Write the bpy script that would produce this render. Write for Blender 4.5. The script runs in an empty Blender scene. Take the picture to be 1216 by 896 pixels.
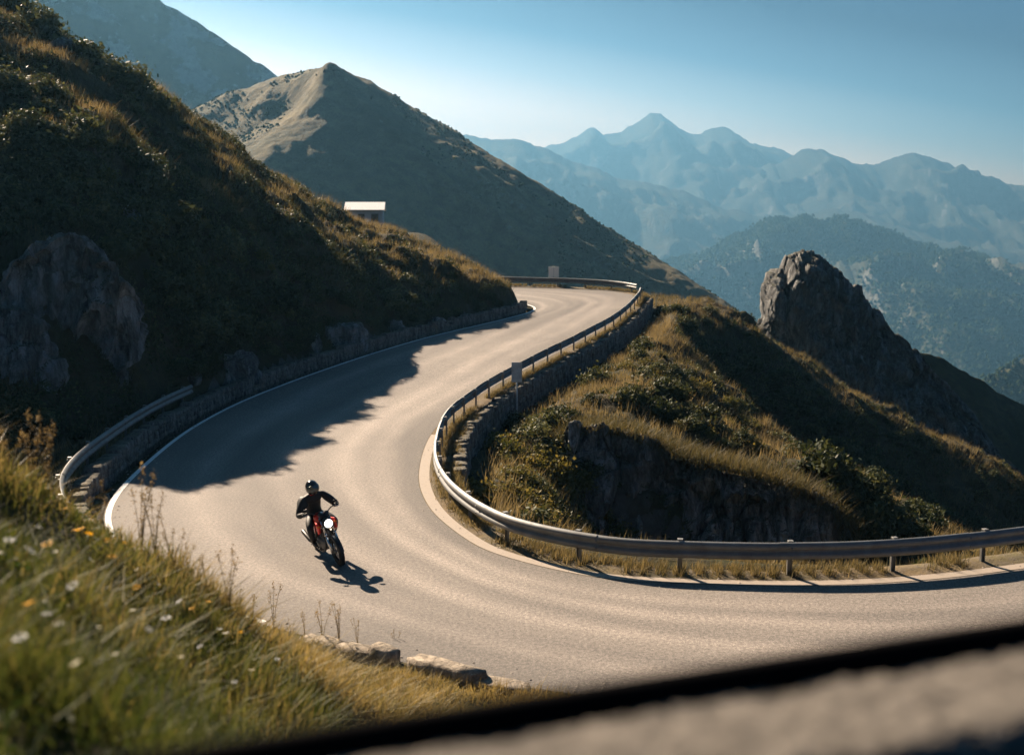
import bpy, bmesh, math, random
import numpy as np
from mathutils import Vector, Matrix

random.seed(7)
rng = np.random.default_rng(11)
scene = bpy.context.scene
COL = scene.collection
R = math.radians

# ------------------------------------------------------------------ camera
CAM_H = 7.2
PITCH = math.atan(183 / 1400)
cam_data = bpy.data.cameras.new('camera')
cam = bpy.data.objects.new('camera', cam_data)
COL.objects.link(cam)
cam.location = (0, 0, CAM_H)
cam.rotation_euler = (R(90) - PITCH, 0, 0)
cam_data.sensor_width = 36
cam_data.lens = 1400 / 1216 * 36
cam_data.clip_start = 0.05
cam_data.clip_end = 40000
cam_data.dof.use_dof = True
cam_data.dof.focus_distance = 36
cam_data.dof.aperture_fstop = 1.35
scene.camera = cam
CP, SP = math.cos(PITCH), math.sin(PITCH)


def at(px, py, d):
    """point seen at photo pixel (px, py), at world distance y = d in front of the viewer"""
    u, v = (px - 608) / 1400, (448 - py) / 1400
    t = d / (CP + v * SP)
    return np.array([u * t, d, CAM_H + t * (-SP + v * CP)])


def road_z(y):
    y = np.asarray(y, float)
    t = np.clip((y - 44) / 8, 0, 1)
    return np.where(y < 52, 0.05 * 4 * t * t, 0.05 * (y - 48)) * 1.0


def on_road(px, py):
    lo, hi = 3.0, 150.0
    for _ in range(50):
        m = (lo + hi) / 2
        if at(px, py, m)[2] > road_z(m): lo = m
        else: hi = m
    return at(px, py, lo)


# ------------------------------------------------------------------ noise
def _hash(ix, iy, iz, seed):
    h = (ix * 374761393 + iy * 668265263 + iz * 2147483647 + seed * 1274126177) & 0xffffffff
    h = ((h ^ (h >> 13)) * 1274126177) & 0xffffffff
    h = ((h ^ (h >> 16)) * 2246822519) & 0xffffffff
    return ((h ^ (h >> 15)) & 0xffff) / 65535.0


def vnoise(p, seed=0):
    p = np.asarray(p, float)
    if p.shape[-1] == 2: p = np.concatenate([p, np.zeros(p.shape[:-1] + (1,))], -1)
    i = np.floor(p).astype(np.int64); f = p - i
    f = f * f * f * (f * (f * 6 - 15) + 10)
    out = 0
    for dx in (0, 1):
        for dy in (0, 1):
            for dz in (0, 1):
                w = (f[..., 0] if dx else 1 - f[..., 0]) * (f[..., 1] if dy else 1 - f[..., 1]) * (f[..., 2] if dz else 1 - f[..., 2])
                out = out + w * _hash(i[..., 0] + dx, i[..., 1] + dy, i[..., 2] + dz, seed)
    return out * 2 - 1


def fbm(p, octaves=5, seed=0, gain=.5, ridged=False):
    p = np.asarray(p, float); a, s, tot = 1, 0, 0
    for o in range(octaves):
        n = vnoise(p, seed + o * 17)
        if ridged: n = 1 - 2 * np.abs(n)
        s = s + a * n; tot += a; a *= gain; p = p * 2.03 + 7.7
    return s / tot


def worley(p, seed=0):
    """random value of the nearest cell and the gap to the second nearest"""
    p = np.asarray(p, float); i = np.floor(p).astype(np.int64)
    b1 = np.full(p.shape[:-1], 9.); b2 = b1.copy(); val = np.zeros(p.shape[:-1])
    for dx in (-1, 0, 1):
        for dy in (-1, 0, 1):
            for dz in (-1, 0, 1):
                c = i + [dx, dy, dz]
                q = np.stack([_hash(c[..., 0], c[..., 1], c[..., 2], seed + k) for k in (1, 2, 3)], -1) + c
                d = np.linalg.norm(q - p, axis=-1); m = d < b1
                b2 = np.where(m, b1, np.minimum(b2, d)); val = np.where(m, _hash(c[..., 0], c[..., 1], c[..., 2], seed + 4), val); b1 = np.where(m, d, b1)
    return val, b2 - b1


def rock_relief(W, seed, fiss=(1, 1, .5)):
    """fractured rock: big bulges, jointed blocks, ledges and grain (metres, roughly -1..1)"""
    q = W * np.asarray(fiss)
    q = q + .25 * np.stack([fbm(W * .7 + k * 9, 3, seed + k) for k in range(3)], -1)
    v1, g1 = worley(q * .55, seed + 11); v2, g2 = worley(q * 1.5, seed + 21); v3, g3 = worley(q * 4.2, seed + 31)
    d = .9 * fbm(W * .22, 3, seed) + .7 * (v1 - .5) - .35 * np.exp(-g1 * 9) + .32 * (v2 - .5) - .16 * np.exp(-g2 * 9) + .11 * (v3 - .5) + .22 * fbm(W * 1.6, 5, seed + 5, .55, True) + .05 * fbm(W * 7, 3, seed + 7)
    return d


# ------------------------------------------------------------------ mesh helpers
def mesh_from(name, verts, faces, mats, smooth=True, uv=None, attr=None, mat_idx=None):
    me = bpy.data.meshes.new(name)
    verts = np.ascontiguousarray(verts, np.float32)
    fl = [np.asarray(f, np.int32) for f in (faces if isinstance(faces, list) else [faces]) if len(f)]
    tot = sum(f.shape[0] for f in fl); nl = sum(f.size for f in fl)
    me.vertices.add(len(verts)); me.vertices.foreach_set('co', verts.ravel())
    me.loops.add(nl); me.loops.foreach_set('vertex_index', np.concatenate([f.ravel() for f in fl]))
    me.polygons.add(tot)
    sizes = np.concatenate([np.full(f.shape[0], f.shape[1], np.int32) for f in fl])
    st = np.zeros(tot, np.int32); st[1:] = np.cumsum(sizes)[:-1]
    me.polygons.foreach_set('loop_start', st)
    for m in (mats if isinstance(mats, (list, tuple)) else [mats]): me.materials.append(m)
    if mat_idx is not None: me.polygons.foreach_set('material_index', np.asarray(mat_idx, np.int32))
    me.polygons.foreach_set('use_smooth', np.full(tot, smooth, bool))
    if uv is not None:
        l = me.uv_layers.new(name='UVMap')
        idx = np.concatenate([f.ravel() for f in fl])
        l.data.foreach_set('uv', np.asarray(uv, np.float32)[idx].ravel())
    if attr:
        for k, v in attr.items():
            a = me.attributes.new(k, 'FLOAT', 'POINT'); a.data.foreach_set('value', np.asarray(v, np.float32))
    me.update(calc_edges=True); me.validate()
    return me


def link(name, me, parent=None, loc=None):
    o = bpy.data.objects.new(name, me); COL.objects.link(o)
    if parent is not None: o.parent = parent
    if loc is not None: o.location = loc
    return o


def tag(o, label=None, cat=None, group=None, kind=None):
    if label: o['label'] = label
    if cat: o['category'] = cat
    if group: o['group'] = group
    if kind: o['kind'] = kind
    return o


def empty(name, loc=(0, 0, 0)):
    o = bpy.data.objects.new(name, None); COL.objects.link(o); o.location = loc
    o.empty_display_size = .2
    return o


def grid_faces(nu, nv, wrap_v=False):
    i, j = np.meshgrid(np.arange(nu - 1), np.arange(nv if wrap_v else nv - 1), indexing='ij')
    a = i * nv + j; b = (i + 1) * nv + j; c = (i + 1) * nv + (j + 1) % nv; d = i * nv + (j + 1) % nv
    return np.stack([a, b, c, d], -1).reshape(-1, 4)


def spline(pts, n):
    """Catmull-Rom through pts, resampled to n points evenly spaced by length"""
    P = np.asarray(pts, float)
    P = np.vstack([2 * P[0] - P[1], P, 2 * P[-1] - P[-2]])
    out = []
    for k in range(1, len(P) - 2):
        t = np.linspace(0, 1, 24, endpoint=False)[:, None]
        p0, p1, p2, p3 = P[k - 1], P[k], P[k + 1], P[k + 2]
        out.append(.5 * (2 * p1 + (p2 - p0) * t + (2 * p0 - 5 * p1 + 4 * p2 - p3) * t ** 2 + (3 * p1 - p0 - 3 * p2 + p3) * t ** 3))
    Q = np.vstack(out + [P[-2:-1]])
    s = np.r_[0, np.cumsum(np.linalg.norm(np.diff(Q, axis=0), axis=1))]
    x = np.linspace(0, s[-1], n) if isinstance(n, int) else np.arange(0, s[-1], n)
    return np.stack([np.interp(x, s, Q[:, k]) for k in range(Q.shape[1])], -1)


def normals2d(P):
    """left-hand unit normals of an xy polyline"""
    T = np.gradient(P[:, :2], axis=0)
    T /= np.linalg.norm(T, axis=1)[:, None] + 1e-9
    return np.stack([-T[:, 1], T[:, 0]], -1)


def tps(ctrl):
    """thin-plate height interpolator through control points (x, y, z)"""
    C = np.asarray(ctrl, float); sc = np.abs(C[:, :2]).max()
    X = C[:, :2] / sc; n = len(X)
    def U(r2): return np.where(r2 > 0, r2 * np.log(r2 + 1e-20), 0)
    K = U(((X[:, None] - X[None]) ** 2).sum(-1)) + np.eye(n) * 1e-4
    P = np.c_[np.ones(n), X]
    A = np.block([[K, P], [P.T, np.zeros((3, 3))]])
    w = np.linalg.solve(A, np.r_[C[:, 2], 0, 0, 0])
    def f(x, y):
        q = np.stack([x, y], -1) / sc; sh = q.shape[:-1]; q = q.reshape(-1, 2); out = np.empty(len(q))
        for s in range(0, len(q), 40000):
            b = q[s:s + 40000]
            out[s:s + 40000] = U(((b[:, None] - X[None]) ** 2).sum(-1)) @ w[:n] + w[n] + b @ w[n + 1:]
        return out.reshape(sh)
    return f


def poly_dist(x, y, P):
    """signed distance of points to polyline P (positive on its left side)"""
    q = np.stack([x, y], -1).reshape(-1, 2); best = np.full(len(q), 1e9); sg = np.zeros(len(q))
    for a, b in zip(P[:-1, :2], P[1:, :2]):
        ab = b - a; t = np.clip(((q - a) @ ab) / (ab @ ab), 0, 1)
        w = q - a - t[:, None] * ab; d = np.hypot(w[:, 0], w[:, 1])
        s = ab[0] * (q[:, 1] - a[1]) - ab[1] * (q[:, 0] - a[0])
        m = d < best; best[m] = d[m]; sg[m] = np.sign(s[m])
    return (best * sg).reshape(np.shape(x))


def smooth01(t):
    t = np.clip(t, 0, 1); return t * t * (3 - 2 * t)


# ------------------------------------------------------------------ material helpers
class NT:
    def __init__(self, name):
        self.m = bpy.data.materials.new(name); self.m.use_nodes = True
        self.t = self.m.node_tree; self.t.nodes.clear()
        self.out = self.n('ShaderNodeOutputMaterial')
    def n(self, typ, **kw):
        x = self.t.nodes.new(typ)
        for k, v in kw.items():
            if k in x.inputs.keys() if isinstance(k, str) else False: x.inputs[k].default_value = v
            else: setattr(x, k, v)
        return x
    def l(self, a, b): self.t.links.new(a, b)
    def noise(self, scale, detail=6, rough=.55, vec=None, dist=0):
        x = self.n('ShaderNodeTexNoise'); x.inputs['Scale'].default_value = scale
        x.inputs['Detail'].default_value = detail; x.inputs['Roughness'].default_value = rough
        x.inputs['Distortion'].default_value = dist
        if vec is not None: self.l(vec, x.inputs['Vector'])
        return x.outputs['Fac']
    def ramp(self, fac, stops):
        x = self.n('ShaderNodeValToRGB'); e = x.color_ramp.elements
        while len(e) < len(stops): e.new(.5)
        for k, (p, c) in enumerate(stops):
            e[k].position = p; e[k].color = (c if len(c) == 4 else (*c, 1)) if hasattr(c, '__len__') else (c, c, c, 1)
        self.l(fac, x.inputs['Fac']); return x.outputs['Color']
    def mix(self, fac, a, b, blend='MIX'):
        x = self.n('ShaderNodeMix'); x.data_type = 'RGBA'; x.blend_type = blend
        for v, s in ((fac, x.inputs[0]), (a, x.inputs[6]), (b, x.inputs[7])):
            if hasattr(v, 'links'): self.l(v, s)
            else: s.default_value = v if not hasattr(v, '__len__') else (*v, 1)
        return x.outputs[2]
    def math(self, op, a, b=None, clamp=False):
        x = self.n('ShaderNodeMath'); x.operation = op; x.use_clamp = clamp
        for v, s in ((a, x.inputs[0]), (b, x.inputs[1])):
            if v is None: continue
            if hasattr(v, 'links'): self.l(v, s)
            else: s.default_value = v
        return x.outputs[0]
    def bump(self, h, strength=.5, dist=.05, normal=None):
        x = self.n('ShaderNodeBump'); x.inputs['Strength'].default_value = strength; x.inputs['Distance'].default_value = dist
        self.l(h, x.inputs['Height'])
        if normal is not None: self.l(normal, x.inputs['Normal'])
        return x.outputs['Normal']
    def pos(self): return self.n('ShaderNodeNewGeometry').outputs['Position']
    def obj(self): return self.n('ShaderNodeTexCoord').outputs['Object']
    def slope(self):
        g = self.n('ShaderNodeNewGeometry'); s = self.n('ShaderNodeSeparateXYZ'); self.l(g.outputs['True Normal'], s.inputs[0])
        return s.outputs['Z']
    def attr(self, name):
        x = self.n('ShaderNodeAttribute'); x.attribute_name = name; return x.outputs['Fac']
    def bsdf(self, color, rough=.8, metal=0, normal=None, spec=.3):
        x = self.n('ShaderNodeBsdfPrincipled')
        for v, s in ((color, 'Base Color'), (rough, 'Roughness'), (metal, 'Metallic'), (spec, 'Specular IOR Level')):
            if hasattr(v, 'links'): self.l(v, x.inputs[s])
            else: x.inputs[s].default_value = (*v, 1) if hasattr(v, '__len__') else v
        if normal is not None: self.l(normal, x.inputs['Normal'])
        return x
    def done(self, shader):
        self.l(shader.outputs[0], self.out.inputs['Surface']); return self.m


def simple(name, color, rough=.6, metal=0, spec=.4, var=.25, scale=30, bump=0):
    """a plain material with a little procedural wear in colour and gloss"""
    t = NT(name); o = t.obj(); n = t.noise(scale, 5, .6, o)
    c = t.mix(t.math('MULTIPLY', n, 1), tuple(x * (1 - var) for x in color), tuple(min(1, x * (1 + var)) for x in color))
    r = t.math('ADD', t.math('MULTIPLY', n, .2), rough - .1, True)
    nm = t.bump(t.noise(scale * 3, 4, .6, o), bump, .01) if bump else None
    return t.done(t.bsdf(c, r, metal, nm, spec))


def mat_asphalt():
    t = NT('asphalt'); p = t.pos()
    uv = t.n('ShaderNodeUVMap'); sp = t.n('ShaderNodeSeparateXYZ'); t.l(uv.outputs[0], sp.inputs[0])
    mp = t.n('ShaderNodeMapping'); t.l(uv.outputs[0], mp.inputs[0]); mp.inputs['Scale'].default_value = (9, .12, 1)
    streak = t.noise(1.0, 5, .6, mp.outputs[0], .6)
    mp2 = t.n('ShaderNodeMapping'); t.l(uv.outputs[0], mp2.inputs[0]); mp2.inputs['Scale'].default_value = (2.2, .05, 1)
    lane = t.noise(1.0, 3, .5, mp2.outputs[0], .3)
    lane_c = t.ramp(lane, [(.38, (.10, .091, .084)), (.62, (.20, .177, .156))])
    c = t.mix(t.ramp(streak, [(.4, 0.0), (.7, .4)]), lane_c, (.215, .19, .165))
    # two polished wheel-track bands, paler than the rest
    xw = t.math('ADD', sp.outputs['X'], t.math('MULTIPLY', t.math('SUBTRACT', t.noise(.16, 3, .5, p), .5), .09))
    tr = t.ramp(xw, [(0, .0), (.13, .05), (.2, .85), (.27, .15), (.37, .1), (.44, .75), (.51, .12), (.58, .1), (.65, .9), (.73, .15), (.80, .55), (.87, .0)])
    tr = t.math('MULTIPLY', tr, t.ramp(lane, [(.3, .45), (.6, 1)]))
    c = t.mix(t.math('MULTIPLY', tr, .9), c, (.31, .27, .236))
    # dirt along both edges
    ed = t.ramp(sp.outputs['X'], [(0, 1.0), (.05, .5), (.12, 0), (.88, 0), (.94, .5), (1, .9)])
    big = t.noise(.35, 6, .65, p)
    c = t.mix(t.math('MULTIPLY', ed, t.ramp(big, [(.3, .2), (.7, .9)])), c, (.085, .078, .07))
    c = t.mix(t.ramp(big, [(.4, 0), (.75, .4)]), c, (.12, .11, .10))
    grit = t.noise(13, 4, .85, p); fine = t.noise(42, 3, .85, p)
    c = t.mix(.8, c, t.ramp(grit, [(.36, .42), (.5, .95), (.64, 1.6)]), 'MULTIPLY')
    c = t.mix(.75, c, t.ramp(fine, [(.36, .4), (.5, .97), (.64, 1.65)]), 'MULTIPLY')
    cr = t.n('ShaderNodeTexVoronoi'); cr.feature = 'DISTANCE_TO_EDGE'; cr.inputs['Scale'].default_value = .45
    wp = t.n('ShaderNodeMixRGB'); wp.inputs[0].default_value = .22
    t.l(p, wp.inputs[1]); nn = t.n('ShaderNodeTexNoise'); nn.inputs['Scale'].default_value = 1.2; t.l(nn.outputs['Color'], wp.inputs[2]); t.l(wp.outputs[0], cr.inputs['Vector'])
    crack = t.math('MULTIPLY', t.ramp(cr.outputs['Distance'], [(0, 1), (.008, 0)]), t.ramp(t.noise(.12, 3, .5, p), [(.55, 0), (.62, .6)]))
    c = t.mix(crack, c, (.05, .05, .05))
    nm = t.bump(t.math('ADD', grit, fine), .5, .012)
    return t.done(t.bsdf(c, t.ramp(grit, [(.3, .72), (.7, .95)]), 0, nm, .25))


def mat_paint(name, col, under=(.13, .12, .11), wear=.5, rough=.7):
    t = NT(name); p = t.pos()
    n = t.noise(7, 8, .7, p)
    f = t.ramp(n, [(wear - .12, 0), (wear + .06, 1)])
    c = t.mix(f, under, col)
    c = t.mix(.5, c, t.ramp(t.noise(60, 3, .7, p), [(.3, .65), (.7, 1.2)]), 'MULTIPLY')
    return t.done(t.bsdf(c, rough, 0, t.bump(t.noise(60, 3, .7, p), .3, .01)))


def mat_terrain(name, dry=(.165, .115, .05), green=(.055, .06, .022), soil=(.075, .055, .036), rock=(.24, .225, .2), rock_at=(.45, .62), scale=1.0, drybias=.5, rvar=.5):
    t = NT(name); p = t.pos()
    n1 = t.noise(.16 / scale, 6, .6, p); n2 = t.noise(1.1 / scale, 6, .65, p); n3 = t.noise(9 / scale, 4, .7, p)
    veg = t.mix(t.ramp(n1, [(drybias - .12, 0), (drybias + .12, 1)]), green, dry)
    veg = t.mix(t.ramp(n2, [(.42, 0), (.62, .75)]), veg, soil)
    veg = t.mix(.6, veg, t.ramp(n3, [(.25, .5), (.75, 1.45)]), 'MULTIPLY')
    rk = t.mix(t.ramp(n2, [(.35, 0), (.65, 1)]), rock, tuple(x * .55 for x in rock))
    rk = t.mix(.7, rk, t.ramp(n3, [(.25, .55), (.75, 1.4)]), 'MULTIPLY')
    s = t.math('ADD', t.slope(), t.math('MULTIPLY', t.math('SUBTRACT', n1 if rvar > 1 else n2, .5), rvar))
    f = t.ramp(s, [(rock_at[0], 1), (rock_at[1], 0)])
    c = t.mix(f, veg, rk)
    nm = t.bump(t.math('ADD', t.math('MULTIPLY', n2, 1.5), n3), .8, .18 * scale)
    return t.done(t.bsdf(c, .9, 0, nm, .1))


def mat_rock(name, col=(.25, .235, .21), dark=(.09, .085, .08), warm=(.27, .2, .14), moss=(.06, .06, .03), scale=1.0):
    t = NT(name); p = t.pos()
    mp = t.n('ShaderNodeMapping'); t.l(p, mp.inputs[0]); mp.inputs['Scale'].default_value = (1.6, 1.6, .4)
    n1 = t.noise(.5 / scale, 8, .68, p, .4); n2 = t.noise(2.2 / scale, 8, .7, mp.outputs[0]); n3 = t.noise(14 / scale, 5, .75, p)
    c = t.mix(t.ramp(n2, [(.36, 0), (.6, 1)]), dark, col)
    c = t.mix(t.ramp(n1, [(.55, 0), (.68, .7)]), c, warm)
    c = t.mix(t.ramp(t.noise(.9 / scale, 6, .7, mp.outputs[0]), [(.40, .7), (.54, 0)]), c, tuple(x * .8 for x in dark))
    c = t.mix(.75, c, t.ramp(n3, [(.25, .5), (.75, 1.45)]), 'MULTIPLY')
    up = t.math('ADD', t.slope(), t.math('MULTIPLY', t.math('SUBTRACT', n2, .5), .9))
    c = t.mix(t.ramp(up, [(.62, 0), (.85, .85)]), c, moss)
    v = t.n('ShaderNodeTexVoronoi'); v.feature = 'DISTANCE_TO_EDGE'; v.inputs['Scale'].default_value = 1.1 / scale; wv = t.n('ShaderNodeMixRGB'); wv.inputs[0].default_value = .3; wn = t.n('ShaderNodeTexNoise'); wn.inputs['Scale'].default_value = 1.5 / scale; wn.inputs['Detail'].default_value = 6; t.l(p, wn.inputs['Vector']); t.l(mp.outputs[0], wv.inputs[1]); t.l(wn.outputs['Color'], wv.inputs[2]); t.l(wv.outputs[0], v.inputs['Vector'])
    crk = t.ramp(v.outputs['Distance'], [(0, 0), (.09, 1)])
    c = t.mix(t.ramp(v.outputs['Distance'], [(0, .5), (.035, 0)]), c, tuple(x * .5 for x in dark))
    pat = t.n('ShaderNodeTexVoronoi'); pat.inputs['Scale'].default_value = 1.6 / scale; t.l(mp.outputs[0], pat.inputs['Vector'])
    c = t.mix(.6, c, t.ramp(pat.outputs['Color'], [(.2, .6), (.8, 1.4)]), 'MULTIPLY')
    h = t.math('ADD', t.math('ADD', t.math('MULTIPLY', n2, 1.2), t.math('MULTIPLY', n3, .35)), t.math('MULTIPLY', crk, .25))
    nm = t.bump(h, .9, .22 * scale)
    return t.done(t.bsdf(c, .88, 0, nm, .15))


def mat_leaf(name, a, b, c3=None, trans=.35, attr='tint', rough=.6, spec=.12):
    """leaf or blade material: colour runs over a per-leaf value and a per-object random"""
    t = NT(name)
    oi = t.n('ShaderNodeObjectInfo')
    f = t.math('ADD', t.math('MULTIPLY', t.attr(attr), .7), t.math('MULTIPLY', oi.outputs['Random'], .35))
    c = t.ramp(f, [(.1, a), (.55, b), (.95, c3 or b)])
    d = t.bsdf(c, rough, 0, None, spec)
    tr = t.n('ShaderNodeBsdfTranslucent'); t.l(t.mix(1, c, (1.25, 1.1, .75), 'MULTIPLY'), tr.inputs[0])
    m = t.n('ShaderNodeMixShader'); m.inputs[0].default_value = trans
    t.l(d.outputs[0], m.inputs[1]); t.l(tr.outputs[0], m.inputs[2])
    return t.done(m)


M = {}
M['asphalt'] = mat_asphalt()
M['white_line'] = mat_paint('white_line_paint', (.72, .72, .7), wear=.36)
M['edge_strip'] = mat_paint('worn_edge_strip', (.29, .245, .2), (.2, .175, .15), wear=.40)
M['verge'] = mat_terrain('verge_gravel', dry=(.19, .14, .08), green=(.11, .095, .05), soil=(.13, .11, .09), rock=(.2, .18, .16), rock_at=(.2, .3), scale=.35)
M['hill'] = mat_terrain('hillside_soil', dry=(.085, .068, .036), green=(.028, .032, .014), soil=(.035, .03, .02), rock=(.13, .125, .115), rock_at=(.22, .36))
M['near'] = mat_terrain('near_slope_soil', dry=(.09, .075, .035), green=(.045, .055, .02), soil=(.06, .045, .03), scale=.3)
M['mountain'] = mat_terrain('mountain_grass', dry=(.185, .15, .08), green=(.045, .052, .028), soil=(.075, .068, .042), rock=(.25, .24, .22), rock_at=(.38, .52), scale=7, drybias=.45)
M['mountain_back'] = mat_terrain('mountain_rocky', dry=(.13, .11, .065), green=(.06, .065, .038), soil=(.09, .075, .05), rock=(.42, .41, .39), rock_at=(.44, .5), scale=5, drybias=.5, rvar=1.8)
M['far'] = mat_terrain('far_mountain', dry=(.085, .085, .06), green=(.04, .05, .034), soil=(.06, .056, .045), rock=(.16, .155, .15), rock_at=(.4, .6), scale=90)
M['valley'] = mat_terrain('valley_ground', dry=(.075, .075, .042), green=(.035, .045, .024), soil=(.06, .055, .036), scale=60)
M['rock'] = mat_rock('grey_rock', col=(.38, .39, .38), dark=(.06, .065, .068), warm=(.33, .30, .26))
M['rock_big'] = mat_rock('pinnacle_rock', col=(.26, .26, .255), dark=(.05, .052, .054), warm=(.25, .22, .18), moss=(.045, .045, .024), scale=1.8)
M['stone'] = mat_rock('wall_stone', col=(.29, .27, .24), dark=(.12, .11, .1), moss=(.15, .135, .1), scale=.35)

# ------------------------------------------------------------------ sun and sky
AZ = (-.57, .82); EL = R(31.8)
nrm = math.hypot(*AZ)
L = Vector((AZ[0] / nrm * math.cos(EL), AZ[1] / nrm * math.cos(EL), math.sin(EL)))
sd = bpy.data.lights.new('sun', 'SUN'); sd.energy = 5.0; sd.angle = R(.5); sd.color = (1, .80, .60)
so = bpy.data.objects.new('sun', sd); COL.objects.link(so)
so.rotation_euler = L.to_track_quat('Z', 'Y').to_euler()

w = bpy.data.worlds.new('World'); scene.world = w; w.use_nodes = True
nt = w.node_tree; nt.nodes.clear()
wo = nt.nodes.new('ShaderNodeOutputWorld'); bg = nt.nodes.new('ShaderNodeBackground')
sk = nt.nodes.new('ShaderNodeTexSky'); sk.sky_type = 'NISHITA'; sk.sun_disc = False
sk.sun_elevation = EL; sk.sun_rotation = math.atan2(AZ[0], AZ[1]) % (2 * math.pi)
sk.air_density = 1.0; sk.dust_density = 2.2; sk.ozone_density = 2.0; sk.altitude = 800
hs = nt.nodes.new('ShaderNodeHueSaturation'); hs.inputs['Saturation'].default_value = 1.15
nt.links.new(sk.outputs[0], hs.inputs['Color'])
# sky deepens away from horizon and sun; unseen dome overhead lifted to fill shadows
tc = nt.nodes.new('ShaderNodeTexCoord'); sx = nt.nodes.new('ShaderNodeSeparateXYZ'); nt.links.new(tc.outputs['Generated'], sx.inputs[0])
dv = nt.nodes.new('ShaderNodeVectorMath'); dv.operation = 'DOT_PRODUCT'; nt.links.new(tc.outputs['Generated'], dv.inputs[0]); dv.inputs[1].default_value = (.15, -.22, 1)
ad = nt.nodes.new('ShaderNodeMath'); ad.operation = 'ADD'; nt.links.new(dv.outputs['Value'], ad.inputs[0]); ad.inputs[1].default_value = .21
cr = nt.nodes.new('ShaderNodeValToRGB'); nt.links.new(ad.outputs[0], cr.inputs['Fac'])
stops = [(0, (1.75, .98, .68)), (.045, (1.7, .96, .68)), (.085, (1.38, .86, .66)), (.115, (.64, .54, .50)), (.15, (.15, .22, .28)), (.2, (.0, .04, .10)), (.42, (.025, .155, .26)), (1, (.025, .14, .23))]
e = cr.color_ramp.elements
while len(e) < len(stops): e.new(.5)
for k, (p_, c_) in enumerate(stops): e[k].position = p_; e[k].color = (*c_, 1)
mx = nt.nodes.new('ShaderNodeMix'); mx.data_type = 'RGBA'; mx.blend_type = 'MULTIPLY'; mx.inputs[0].default_value = 1
nt.links.new(hs.outputs[0], mx.inputs[6]); nt.links.new(cr.outputs[0], mx.inputs[7])
fx = nt.nodes.new('ShaderNodeMapRange'); nt.links.new(sx.outputs['X'], fx.inputs['Value'])
for k_, v_ in (('From Min', -.5), ('From Max', .5), ('To Min', .62), ('To Max', 1.45)): fx.inputs[k_].default_value = v_
ml = nt.nodes.new('ShaderNodeVectorMath'); ml.operation = 'SCALE'; nt.links.new(mx.outputs[2], ml.inputs[0]); nt.links.new(fx.outputs[0], ml.inputs['Scale'])
nt.links.new(ml.outputs[0], bg.inputs['Color']); bg.inputs['Strength'].default_value = .05
nt.links.new(bg.outputs[0], wo.inputs['Surface'])

# ------------------------------------------------------------------ road
outer_px = [(632, 368), (600, 378), (500, 402), (400, 433), (300, 470), (230, 505), (165, 555), (125, 605)]
outer = [(-14, 88.5, 2), (-7, 87, 2), (-2.2, 84.4, 2), (.8, 81.2, 2)] + [tuple(on_road(*p)) for p in outer_px]
outer += [(-8.7, 25.4, 0), (-6.4, 22.2, 0), (-3.5, 19.9, 0), (.2, 17.7, 0), (5, 16.6, 0), (11, 16.3, 0), (18, 16.8, 0), (34, 19, 0)]
inner_px = [(752, 354), (729, 380), (690, 404), (634, 433), (584, 460), (545, 485), (512, 515), (497, 560), (508, 600), (550, 638), (600, 661), (700, 684), (800, 692), (950, 695), (1080, 690), (1216, 675)]
inner = [(-14, 95.8, 2), (-7, 95, 2), (-.5, 93, 2), (5.2, 91.2, 2), (8.2, 88.8, 2)] + [tuple(on_road(*p)) for p in inner_px]
inner += [(17, 26.6, 0), (30, 31, 0)]
NR = 420
OUT = spline(outer, NR); INN = spline(inner, NR)
OUT[:, 2] = road_z(OUT[:, 1]); INN[:, 2] = road_z(INN[:, 1])


def match(A, B):
    """for each point of A the parameter on B that stays monotone and near"""
    return B


NA = 25
u = np.linspace(0, 1, NA)
RV = OUT[:, None] * (1 - u)[None, :, None] + INN[:, None] * u[None, :, None]
cen = RV[:, NA // 2]; sl = np.r_[0, np.cumsum(np.linalg.norm(np.diff(cen, axis=0), axis=1))]
RV[..., 2] = road_z(RV[..., 1])
uvr = np.stack(np.broadcast_arrays(u[None, :], sl[:, None]), -1).reshape(-1, 2)
o = link('road', mesh_from('road', RV.reshape(-1, 3), grid_faces(NR, NA), M['asphalt'], True, uvr)); tag(o, kind='structure')


def ribbon(P, off0, off1, dz=.004):
    n = normals2d(P)
    A = P.copy(); B = P.copy()
    A[:, :2] += n * off0; B[:, :2] += n * off1
    V = np.stack([A, B], 1); V[..., 2] = road_z(V[..., 1]) + dz
    return V.reshape(-1, 3), grid_faces(len(P), 2)


LO = spline(outer, .4); LO[:, 2] = road_z(LO[:, 1])
LI = spline(inner, .4); LI[:, 2] = road_z(LI[:, 1])
# left of travel direction (far -> near) is the inside of the bend
sel = (LO[:, 1] > 23) | (LO[:, 0] < -4.5)
seg = LO[sel]; seg = seg[seg[:, 0] > -13]
v, f = ribbon(seg, .03, .17); tag(link('edge_line', mesh_from('edge_line', v, f, M['white_line'])), kind='structure')
seg = LI[(LI[:, 1] < 40)]
v, f = ribbon(seg, .02, .32, .005); tag(link('edge_strip', mesh_from('edge_strip', v, f, M['edge_strip'])), kind='structure')
# verge strip on the inside of the bend, carrying the rail
nI = normals2d(LI); seg = LI.copy()
us = np.array([-.02, .32, .6, .9, 1.12])
NV = len(us)
V = np.empty((len(LI), NV, 3))
for k, a in enumerate(us):
    V[:, k, :2] = LI[:, :2] + nI * a
    V[:, k, 2] = road_z(V[:, k, 1]) + ((-.003, -.002)[k] if k < 2 else .03 * vnoise(V[:, k, :2] * 1.5, 3) + [0, 0, .035, .04, -.25][k])
tag(link('verge', mesh_from('verge', V.reshape(-1, 3), grid_faces(len(LI), NV), M['verge'])), kind='structure')

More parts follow.
